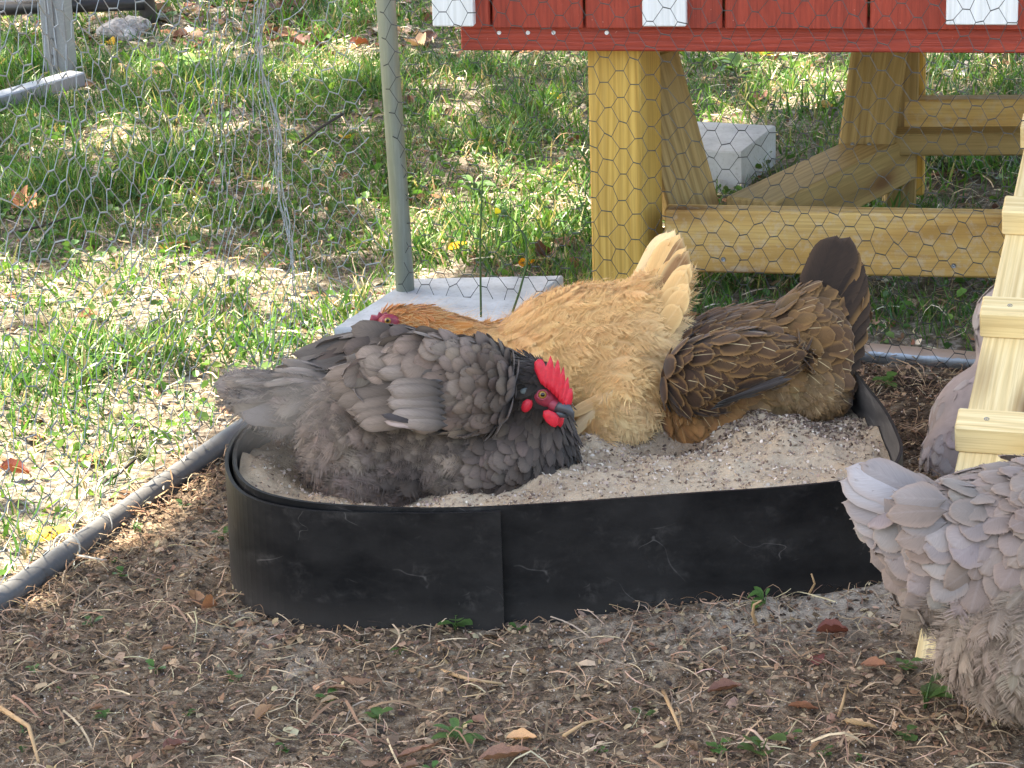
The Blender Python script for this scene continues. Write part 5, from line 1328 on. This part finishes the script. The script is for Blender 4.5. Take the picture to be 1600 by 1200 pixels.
scatter_join('straw', P, FB, g2.uniform(.012, .036, n_) * np.where(g2.random(n_) < .06, 1.9, 1), g2.uniform(0, 6.28, n_), g2.normal(0, .2, n_), g2.normal(0, .22, n_), cols([lin(160, 132, 104), lin(132, 102, 78), lin(184, 160, 130), lin(100, 78, 62), lin(144, 114, 88)], n_, g2), M_LITTER)
# pale grains of sand and perlite
x, y = region(16000, 2.15, 3.6, g2, .2); ls = lawn_side(x, y); td = tubdist(x, y); keep = (ls < 0.0) & (td > 0.006) & (g2.random(len(x)) < fbm(x * 9, y * 9, 2) * .8 + np.exp(-(td / .08) ** 2) * .5); x, y, td = x[keep], y[keep], td[keep]; n_ = len(x)
P = np.stack([x, y, gh(x, y, td) + .001], -1)
OC = (np.array([(1, 0, 0), (-1, 0, 0), (0, 1, 0), (0, -1, 0), (0, 0, 1), (0, 0, -1)], np.float32) * .5, np.array([(0, 2, 4), (2, 1, 4), (1, 3, 4), (3, 0, 4), (2, 0, 5), (1, 2, 5), (3, 1, 5), (0, 3, 5)], np.int32))
scatter_join('sand_grains', P, [OC], g2.uniform(.001, .003, n_), g2.uniform(0, 6.28, n_), g2.normal(0, 1, n_), g2.normal(0, 1, n_), cols([lin(186, 172, 158), lin(150, 134, 120), lin(206, 194, 180), lin(90, 74, 64)], n_, g2, .2, .02), M_LITTER)
# crumbs and chips on the sand in the tub
k = 9000; i = g2.integers(240, size=k); rr = np.sqrt(g2.random(k)) * .97
x = TC[0] + rr * (IN[i, 0] - TC[0]); y = TC[1] + rr * (IN[i, 1] - TC[1])
P = np.stack([x, y, np.minimum(sandh(x, y), RIMZ - .008) + .0008], -1)
scatter_join('sand_crumbs', P, [CH[0], CH[2], CH[4]], g2.uniform(.0015, .0055, k), g2.uniform(0, 6.28, k), g2.normal(0, .7, k), g2.normal(0, .7, k), cols([lin(186, 166, 148), lin(160, 138, 120), lin(120, 98, 84), lin(206, 188, 168)], k, g2, .15, .02), M_LITTER)
k = 3200; c = Uz(1235, 655, .12); x = c.x + g2.normal(0, .075, k); y = c.y + g2.normal(0, .045, k); q = (tubdist(x, y) < -.012) & (g2.random(k) < .75); x, y = x[q], y[q]; k = len(x)
P = np.stack([x, y, np.minimum(sandh(x, y), RIMZ - .008) + .001], -1)
scatter_join('bark_crumbs', P, [CH[1], CH[3], CH[5]], g2.uniform(.002, .0065, k), g2.uniform(0, 6.28, k), g2.normal(0, .5, k), g2.normal(0, .5, k), cols([lin(100, 80, 66), lin(84, 66, 55), lin(134, 112, 94), lin(164, 142, 122)], k, g2, .25, .03), M_LITTER)

# ------------------------------------------------------------------ fallen leaves, one by one
def leaf_mesh(name, seed, lobed=False, curl=.25):
    q = np.random.default_rng(seed); nl = 12; V = []; UV = []; F = []
    for i in range(nl + 1):
        t_ = i / nl; w_ = .36 * math.sin(math.pi * t_ ** .85) ** .8 + .008
        if lobed: w_ *= .72 + .42 * math.sin(t_ * 6 * math.pi + .6)
        w_ *= q.uniform(.92, 1.08)
        for u in (-1, -.5, 0, .5, 1):
            V.append((t_, u * w_, curl * (abs(u) ** 1.6 * .45 * w_ / .36 + .35 * (t_ - .5) ** 2) + .02 * q.normal())); UV.append((.5 + .5 * u, t_))
    for i in range(nl):
        for j in range(4):
            a = i * 5 + j; F.append((a, a + 1, a + 6, a + 5))
    return mesh_data(name, np.array(V) - np.array((.5, 0, 0)), F, M_DEADLEAF, smooth=True, uv=UV)
LM = [leaf_mesh('fallen_leaf', s, curl=c_) for s, c_ in ((1, .2), (2, .5), (3, .8), (4, -.4), (5, .35))]; OAK = leaf_mesh('fallen_leaf', 9, True, .5)
def leaf(px, py, size, col, label, group=None, me=None, yaw=None, tilt=None, wide=1.0, z=None):
    p = Uz(px, py, .006); zz = float(gh(np.array([p.x]), np.array([p.y]))[0]) if z is None else z
    p.z = zz + .006 + size * .10
    yaw = g2.uniform(0, 6.28) if yaw is None else math.radians(yaw)
    R = Matrix.Rotation(yaw, 4, 'Z') @ Matrix.Rotation(g2.normal(0, .25) if tilt is None else tilt, 4, 'X') @ Matrix.Rotation(g2.normal(0, .2), 4, 'Y')
    o = place('fallen_leaf', me or LM[int(g2.integers(5))], Matrix.Translation(p) @ R @ Matrix.Diagonal((size, size * wide, size, 1)))
    o.color = (*col, 1); return tag(o, label, 'leaf', group)
BRN, RED, YEL, TAN, ORA = lin(142, 108, 84), lin(114, 76, 62), lin(222, 176, 52), lin(182, 148, 118), lin(190, 120, 56)
leaf(38, 326, .062, lin(190, 130, 98), 'large tan oak leaf standing in the grass at the left edge', me=OAK, yaw=-25, tilt=.5, wide=1.2)
leaf(1195, 88, .042, YEL, 'bright yellow leaf lying just under the red coop board', yaw=15, tilt=.3, wide=1.3)
leaf(262, 387, .030, lin(236, 192, 84), 'small yellow leaf in the shaded grass left of the pole', yaw=-5)
leaf(76, 830, .060, YEL, 'yellow leaf with orange end just beyond the left pipe', yaw=4, wide=.7)
leaf(22, 741, .038, lin(128, 68, 52), 'rust red curled leaf by the left edge above the pipe', yaw=10, me=LM[2])
leaf(140, 718, .042, lin(180, 100, 60), 'orange leaf lying in the sunlit turf left of the tub', yaw=10)
leaf(715, 395, .036, lin(236, 168, 36), 'orange yellow leaf above the white paver by the pole', yaw=30, wide=.7)
leaf(825, 425, .034, lin(232, 158, 30), 'golden leaf at the back edge of the white paver', yaw=50)
leaf(508, 50, .080, lin(150, 104, 78), 'long brown dead leaf among leaf litter behind the netting', yaw=4, wide=.8, me=LM[3])
leaf(683, 328, .032, lin(160, 88, 56), 'brown leaf in bright grass right of the metal pole', yaw=20)
leaf(870, 147, .032, YEL, 'yellow leaf beside the top of the coop post', yaw=5)
leaf(850, 405, .055, lin(96, 62, 44), 'dark brown leaf between the paver and the coop post', yaw=60, tilt=.5)
leaf(1375, 155, .045, lin(170, 110, 52), 'brown and yellow leaf in front of the rear timber rail', yaw=25)
leaf(1290, 180, .03, lin(226, 184, 120), 'pale yellow leaf beside the concrete block', yaw=5)
leaf(540, 218, .035, lin(228, 190, 70), 'yellow leaf under the tip of the dark twig', yaw=70)
leaf(1300, 1008, .034, lin(116, 66, 54), 'dark red curled leaf on bare earth right of the tub', yaw=-8, me=LM[2])
leaf(1275, 1040, .022, lin(118, 62, 52), 'short red brown leaf under the curled red leaf', yaw=30)
leaf(325, 962, .034, lin(168, 116, 84), 'long tan leaf on edge at the left foot of the tub', yaw=58, tilt=.6, wide=.6)
leaf(306, 944, .026, lin(176, 132, 98), 'small folded tan leaf left of the tub', yaw=100, tilt=.4)
leaf(650, 1167, .045, lin(134, 98, 80), 'flat reddish leaf at the bottom centre of the picture', yaw=6, wide=.5)
leaf(815, 1150, .032, lin(206, 160, 116), 'pale curled leaf in the mulch below the tub seam', yaw=-15, wide=.6)
leaf(790, 1178, .055, lin(140, 104, 84), 'broad brown leaf near the bottom edge below the tub seam', yaw=8, wide=.7)
leaf(1342, 1146, .036, lin(216, 180, 140), 'cream leaf in the mulch left of the standing hen', yaw=-18, wide=.7)
leaf(1133, 1086, .036, lin(122, 84, 68), 'red brown leaf lying on the mulch right of centre', yaw=8, wide=.6)
leaf(1255, 1112, .030, lin(146, 98, 74), 'small orange brown leaf left of the cream leaf', yaw=-10, wide=.6)
leaf(1365, 1052, .028, lin(152, 104, 78), 'orange brown leaf near the foot of the ramp', yaw=-25)
leaf(275, 1163, .030, lin(114, 74, 62), 'red brown leaf at the bottom left of the mulch', yaw=40)
leaf(560, 1065, .034, lin(132, 98, 74), 'curved brown leaf strip on the mulch', yaw=-12, wide=.35)
leaf(526, 1075, .034, lin(126, 96, 74), 'long greyish brown leaf below the sandy patch', yaw=-50, wide=.5)
# the many leaves that nothing tells apart
for k in range(95):
    y_ = math.sqrt(g2.uniform(3.6 ** 2, 7.4 ** 2)); x_ = g2.uniform(-1, 1) * (.2 * y_ + .1)
    if lawn_side(np.array([x_]), np.array([y_]))[0] < .05 or onslab(np.array([x_]), np.array([y_]))[0]: continue
    if y_ < 5 and g2.random() < .35: continue
    u, v = pix((x_, y_, 0)); k_ = g2.random()
    if k_ < .72: leaf(u, v, g2.uniform(.02, .05), cols([BRN, RED, TAN], 1, g2)[0], 'small brown dead leaf scattered on the lawn', 'brown leaves on the lawn')
    else: leaf(u, v, g2.uniform(.018, .036), cols([YEL, lin(226, 190, 110)], 1, g2, .12)[0], 'small yellow fallen leaf scattered on the lawn', 'yellow leaves on the lawn')
for k in range(150):                      # leaf litter at the far edge of the lawn
    v = g2.uniform(-30, 75); u = g2.uniform(-20, 700) if k % 3 else g2.uniform(700, 1620)
    leaf(u, v, g2.uniform(.03, .07), cols([BRN, RED, TAN, lin(110, 70, 50)], 1, g2)[0], 'brown dead leaf in the litter along the far edge', 'dead leaves in the far litter')
for k in range(30):
    u, v = g2.uniform(0, 1430), g2.uniform(1000, 1230); p = Uz(u, v)
    if lawn_side(np.array([p.x]), np.array([p.y]))[0] > -.02: continue
    leaf(u, v, g2.uniform(.012, .024), cols([BRN, BRN, TAN, lin(120, 92, 72)], 1, g2)[0], 'little brown leaf scrap lying on the mulch', 'leaf scraps on the mulch', wide=g2.uniform(.4, .9))

# ------------------------------------------------------------------ weeds, stalks, twigs
def weed_mesh(seed, n_=6, round_=False):
    q = np.random.default_rng(seed); V = []; F = []; UV = []
    for k in range(n_):
        a = q.uniform(0, 6.28); h = q.uniform(.15, .9); l = q.uniform(.35, .7); w_ = l * (q.uniform(.32, .5) if round_ else q.uniform(.16, .3)); el = q.uniform(.1, .8)
        d = Vector((math.cos(a) * math.cos(el), math.sin(a) * math.cos(el), math.sin(el))); s = d.cross(Vector((0, 0, 1))).normalized(); b = Vector((math.cos(a) * .15 * h, math.sin(a) * .15 * h, h * .6)); o = len(V)
        for t_, ww in ((0, .05), (.3, .85), (.6, 1), (.85, .6), (1, .05)):
            c = b + d * l * t_ - Vector((0, 0, .25 * l * t_ * t_))
            V += [c - s * w_ * ww + Vector((0, 0, .05 * ww)), c, c + s * w_ * ww + Vector((0, 0, .05 * ww))]; UV += [(0, t_), (.5, t_), (1, t_)]
        for i in range(4): F += [(o + 3 * i, o + 3 * i + 1, o + 3 * i + 4, o + 3 * i + 3), (o + 3 * i + 1, o + 3 * i + 2, o + 3 * i + 5, o + 3 * i + 4)]
        st = [Vector((0, 0, 0)), b * .6 + Vector((0, 0, .02)), b + d * .03]; o = len(V); Vt, Ft = tubeVF(st, [.025, .02, .012], 4, False); V += Vt; UV += [(.5, .5)] * len(Vt); F += [tuple(i + o for i in f) for f in Ft]
    return mesh_data('weed_sprout', V, F, M_WEED, smooth=True, uv=UV)
WM = [weed_mesh(s, 5 + s % 4, s % 2 == 0) for s in range(6)]
def weed(px, py, size, label, group=None, me=None, col=(0.08, 0.155, 0.04)):
    p = Uz(px, py); p.z = float(gh(np.array([p.x]), np.array([p.y]))[0]) - .002
    o = place('weed_sprout', me or WM[int(g2.integers(6))], Matrix.Translation(p) @ Matrix.Rotation(g2.uniform(0, 6.28), 4, 'Z') @ Matrix.Diagonal((size, size, size, 1)))
    c = cols([col], 1, g2, .2)[0]; o.color = (*c, 1); return tag(o, label, 'weed', group)
weed(715, 1150, .042, 'leafy green weed at the bottom centre below the tub', me=WM[3])
weed(1445, 1110, .06, 'tall green weed growing beside the standing lavender hen', me=WM[5])
weed(1418, 1052, .022, 'green sprout at the foot of the ramp', me=WM[2])
weed(1195, 975, .035, 'wispy green weed against the right foot of the tub', me=WM[5])
weed(712, 1000, .03, 'little green sprout under the tub seam', me=WM[2])
weed(1190, 1185, .045, 'green weed at the bottom edge between the red leaves', me=WM[0])
weed(590, 1120, .026, 'small bright sprout in the mulch left of centre', me=WM[4])
weed(1385, 610, .03, 'young green sprout in the gap between tub and pipe', me=WM[2])
weed(745, 318, .07, 'broad leaved dandelion plant in the grass right of the pole', me=weed_mesh(31, 11))
weed(310, 112, .07, 'bright broad leaved plant in a sunny patch of far lawn', me=weed_mesh(33, 12, True), col=(0.16, 0.28, 0.08))
weed(1150, 122, .075, 'broad leaved weed on bare soil right of the coop post', me=weed_mesh(35, 12), col=(0.11, 0.22, 0.05))
weed(265, 38, .05, 'dark green seedling beside the round pole', me=weed_mesh(36, 7, True))
for k, (u, v) in enumerate([(198, 905), (215, 835), (255, 915), (283, 795), (195, 1005), (170, 880), (345, 850), (140, 985), (100, 1075), (40, 1140), (450, 1170), (545, 1010), (580, 1100), (670, 1185), (510, 1090), (940, 1165), (1120, 1180), (1285, 1190), (300, 1120), (380, 1060), (60, 1060), (820, 1010), (1010, 1120), (1360, 1190), (1420, 1165), (620, 1035), (240, 1060), (30, 1180), (160, 1130), (1240, 1150)]):
    weed(u + g2.normal(0, 6), v + g2.normal(0, 5), g2.uniform(.012, .024), 'tiny green sprout pushing up through the mulch', 'sprouts in the mulch')
# tall stalks behind the tub
def stalk(pts, r, label, flower=None, leaves=()):
    base = pts[0]; o = thing('flower_stalk' if flower else 'grass_stalk', label, 'plant', base)
    tube('stem', pts, r, M_STALK, o, n=6)
    if flower is not None:
        fc = flower; V = []; F = []
        for k in range(18):
            d = (RT * -.011 + UP * .002 + (UP * math.cos(k * 2.4) + fwd * math.sin(k * 2.4)) * .0045 * math.sqrt(k / 18)) ; s = (UP * math.cos(k) + RT * math.sin(k) * .4).normalized() * .0019; b = len(V)
            V += [fc - d * .15, fc + d * .6 + s, fc + d, fc + d * .6 - s]; F.append((b, b + 1, b + 2, b + 3))
        obj('petals', V, F, M_PETAL, o); ell_part('flower_head', fc + RT * .002, (.0045, .004, .004), M_STALK, o, None, 10, 6)
    return o
M_STALK = plain('stalk_green', (0.055, 0.10, 0.03), 0.5); M_PETAL = plain('petal_yellow', lin(236, 206, 30), 0.6)
Ys = 3.62
stalk([Uy(x_, y_, Ys) for x_, y_ in ((752, 530), (751, 450), (750, 380), (753, 300), (755, 262))], [.0016, .0015, .0014, .0012, .0008], 'tall straight green stalk in front of the white paver')
stalk([Uy(x_, y_, Ys + .02) for x_, y_ in ((795, 505), (812, 455), (824, 410), (822, 375), (806, 347), (793, 337))], [.0018, .0016, .0015, .0013, .0012, .001], 'bent dandelion stalk with a closed yellow flower above the paver', flower=Uy(785, 331, Ys + .02))
def twig(pts, r, label, name='twig', cat='twig', Y=None, m=M_TWIG):
    P = [Uz(a, b, c) for a, b, c in pts]
    V, F = tubeVF(P, [r * (1 - .5 * i / (len(P) - 1)) for i in range(len(P))], 7); return tag(obj(name, V, F, m, smooth=True), label, cat)
twig([(28, 362, .03), (70, 352, .03), (104, 340, .05)], .0026, 'dark thin twig beside the large oak leaf')
twig([(70, 558, .012), (100, 555, .014), (136, 552, .012)], .003, 'dark stick lying in the sunlit turf at left')
twig([(160, 757, .008), (188, 738, .02), (214, 715, .035)], .003, 'short black twig with lichen caught above the left pipe')
P0 = Uz(216, 712, .035); gl_ = np.random.default_rng(8); V = []; F = []
for k in range(260):
    d = Vector(gl_.normal(0, 1, 3)).normalized(); d.x *= 1.7; p = P0 + d * .004; q = P0 + d * float(gl_.uniform(.006, .017)); s = d.orthogonal().normalized() * .0007; b = len(V); V += [p + s, p - s, q]; F.append((b, b + 1, b + 2))
tag(obj('lichen_tuft', V, F, M_LICHEN), 'dark ragged lichen tuft on the twig above the left pipe', 'lichen')
P = [POLE + dL * .1 + nL_ * .02 + Vector((0, 0, .29)), POLE + dL * .22 + nL_ * .06 + Vector((0, 0, .25)), POLE + dL * .30 + nL_ * .1 + Vector((0, 0, .205))]
P = [Uy(536, 178, 3.72), Uy(500, 200, 3.72), Uy(466, 226, 3.71)]
V, F = tubeVF(P, [.0022, .002, .0016], 7); tag(obj('twig', V, F, M_TWIG, smooth=True), 'straight dark twig caught in the netting left of the pole', 'twig')
P = [Uy(76, 15, 4.6), Uy(52, 55, 4.6), Uy(27, 98, 4.6)]
M_STRAW = plain("dry_stem", lin(176, 142, 104), 0.8)
# sticks and stems in the foreground
for pts, r, lb_ in (([(1188, 990, .004), (1176, 960, .03), (1178, 945, .045), (1190, 938, .05)], .0022, 'pale bent stem rising against the right foot of the tub'),
                    ([(1252, 945, .004), (1264, 928, .02), (1273, 912, .035), (1268, 897, .05)], .0018, 'thin crooked dry stem standing at the right of the tub'),
                    ([(0, 1106, .006), (45, 1135, .012), (60, 1190, .006)], .003, 'pale forked root at the bottom left corner'),
                    ([(690, 1048, .005), (735, 1062, .012), (785, 1068, .006)], .0024, 'pale stick lying on the mulch below the tub'),
                    ([(1150, 1046, .005), (1200, 1042, .009), (1245, 1056, .005)], .002, 'long pale straw on the bare earth right of centre'),
                    ([(1036, 1080, .004), (1052, 1115, .012), (1063, 1142, .005)], .0024, 'tan stem slanting on the mulch right of centre'),
                    ([(1310, 1120, .003), (1318, 1095, .02), (1322, 1075, .008)], .002, 'upright tan stem left of the foot of the ramp'),
                    ([(880, 1150, .004), (912, 1130, .01), (958, 1120, .004)], .002, 'thin tan twig in the mulch below the tub')):
    twig(pts, r, lb_, m=M_STRAW)
# ------------------------------------------------------------------ the oak standing out of frame on the left that shades the run
g3 = np.random.default_rng(77)
TB = Vector((-4.6, 2.2, 0)); tr = thing('oak_tree', 'tall oak left of the run whose crown throws dappled shade', 'tree', TB)
tube('trunk', [TB - Z * .1, TB + Vector((.1, -.1, 1.5)), TB + Vector((.35, -.3, 3.2)), TB + Vector((.7, -.6, 5.2))], [.28, .22, .18, .10], M_BARK, tr, n=14)
for tip in ((-1.6, 2.6, 4.2), (-2.6, 1.6, 4.0), (-6.2, 4.4, 4.6), (-6.4, 1.0, 4.4), (-5.2, 7.5, 4.4)):
    tube('limb', [TB + Vector((.3, -.25, 2.9)), (TB + Vector((.4, -.3, 3.4)) + Vector(tip)) / 2 + Z * .35, Vector(tip)], [.11, .07, .03], M_BARK, tr, n=8)
N_ = 32000
gx_ = g3.uniform(-2.6, 3.2, N_); gy_ = g3.uniform(1.2, 9.0, N_); hh = g3.uniform(2.9, 4.6, N_)
px, py = pixn(np.stack([gx_, gy_, np.zeros(N_)], -1))
openf = np.zeros(N_)
def lit(cx, cy, rx_, ry_, a, rot=0.0):
    c, s = math.cos(math.radians(rot)), math.sin(math.radians(rot)); u = (px - cx) * c + (py - cy) * s; v = -(px - cx) * s + (py - cy) * c
    global openf; openf = np.maximum(openf, a * np.clip(1.35 - np.sqrt((u / rx_) ** 2 + (v / ry_) ** 2), 0, .35) / .35)
# gaps in the crown, by where the sun that falls through them lands
lit(60, 680, 330, 190, 1.0, -28); lit(300, 560, 200, 110, 1.0, -20); lit(-40, 560, 160, 150, 1); lit(455, 545, 110, 60, 1, -20)
lit(340, 440, 80, 30, .8); lit(80, 470, 130, 35, .9); lit(620, 475, 110, 40, 1, -30); lit(250, 215, 120, 35, .55); lit(500, 100, 90, 45, .8); lit(280, 105, 90, 25, .8)
lit(730, 360, 110, 50, .9, -10); lit(850, 310, 80, 45, .9); lit(560, 330, 60, 40, .5); lit(120, 235, 70, 25, .5); lit(700, 150, 60, 40, .5); lit(1130, 205, 70, 26, .9); lit(1250, 130, 80, 40, .6); lit(1500, 100, 90, 30, .6); lit(1480, 520 + 60, 60, 18, .0)
nz = fbm(gx_ * 7, gy_ * 7, 3)
bg0 = np.where(py < 420, np.where((px < 640) & (py > 150), .11, .33), .0)                               # the far lawn is dappled all over
p_open = np.clip(np.maximum(openf * 1.7, bg0 * (nz > .5) * 1.6) - (nz > .62) * .55 * (openf > 0) * (openf < .95), 0, 1)
keep = g3.random(N_) > p_open * .985
gx_, gy_, hh = gx_[keep], gy_[keep], hh[keep]; n_ = len(hh)
ex = np.stack([g3.uniform(-2.2, 2.2, 30000), g3.uniform(1.4, 4.6, 30000), g3.uniform(2.9, 4.4, 30000)], -1)      # extra leaves added to keep the sun off the tub and foreground
qx, qy = pixn(np.stack([ex[:, 0], ex[:, 1], np.zeros(30000)], -1)); ob = openf
px, py = qx, qy; openf = np.zeros(30000); lit(60, 680, 330, 190, 1.0, -28); lit(300, 560, 200, 110, 1.0, -20); lit(-40, 560, 160, 150, 1); lit(455, 545, 110, 60, 1, -20); lit(560, 480, 190, 55, 1, -25)
ex = ex[(openf < .02) & (qy > 470)]; gx_, gy_, hh = np.r_[gx_, ex[:, 0]], np.r_[gy_, ex[:, 1]], np.r_[hh, ex[:, 2]]; n_ = len(hh)
P = np.stack([gx_ + SUN.x / SUN.z * hh, gy_ + SUN.y / SUN.z * hh, hh], -1)
lf = np.array([(-.5, 0, 0), (-.15, -.22, .03), (.25, -.2, .02), (.5, 0, -.03), (.25, .2, .02), (-.15, .22, .03)], np.float32); lF = np.array([(0, 1, 4, 5), (1, 2, 3, 4)], np.int32)
o = scatter_join('crown', P, [(lf, lF)], g3.uniform(.09, .16, n_), g3.uniform(0, 6.28, n_), g3.normal(0, .6, n_), g3.normal(0, .6, n_), cols([(.05, .09, .02), (.07, .12, .03), (.04, .075, .02)], n_, g3), M_CANOPY, parent=tr)
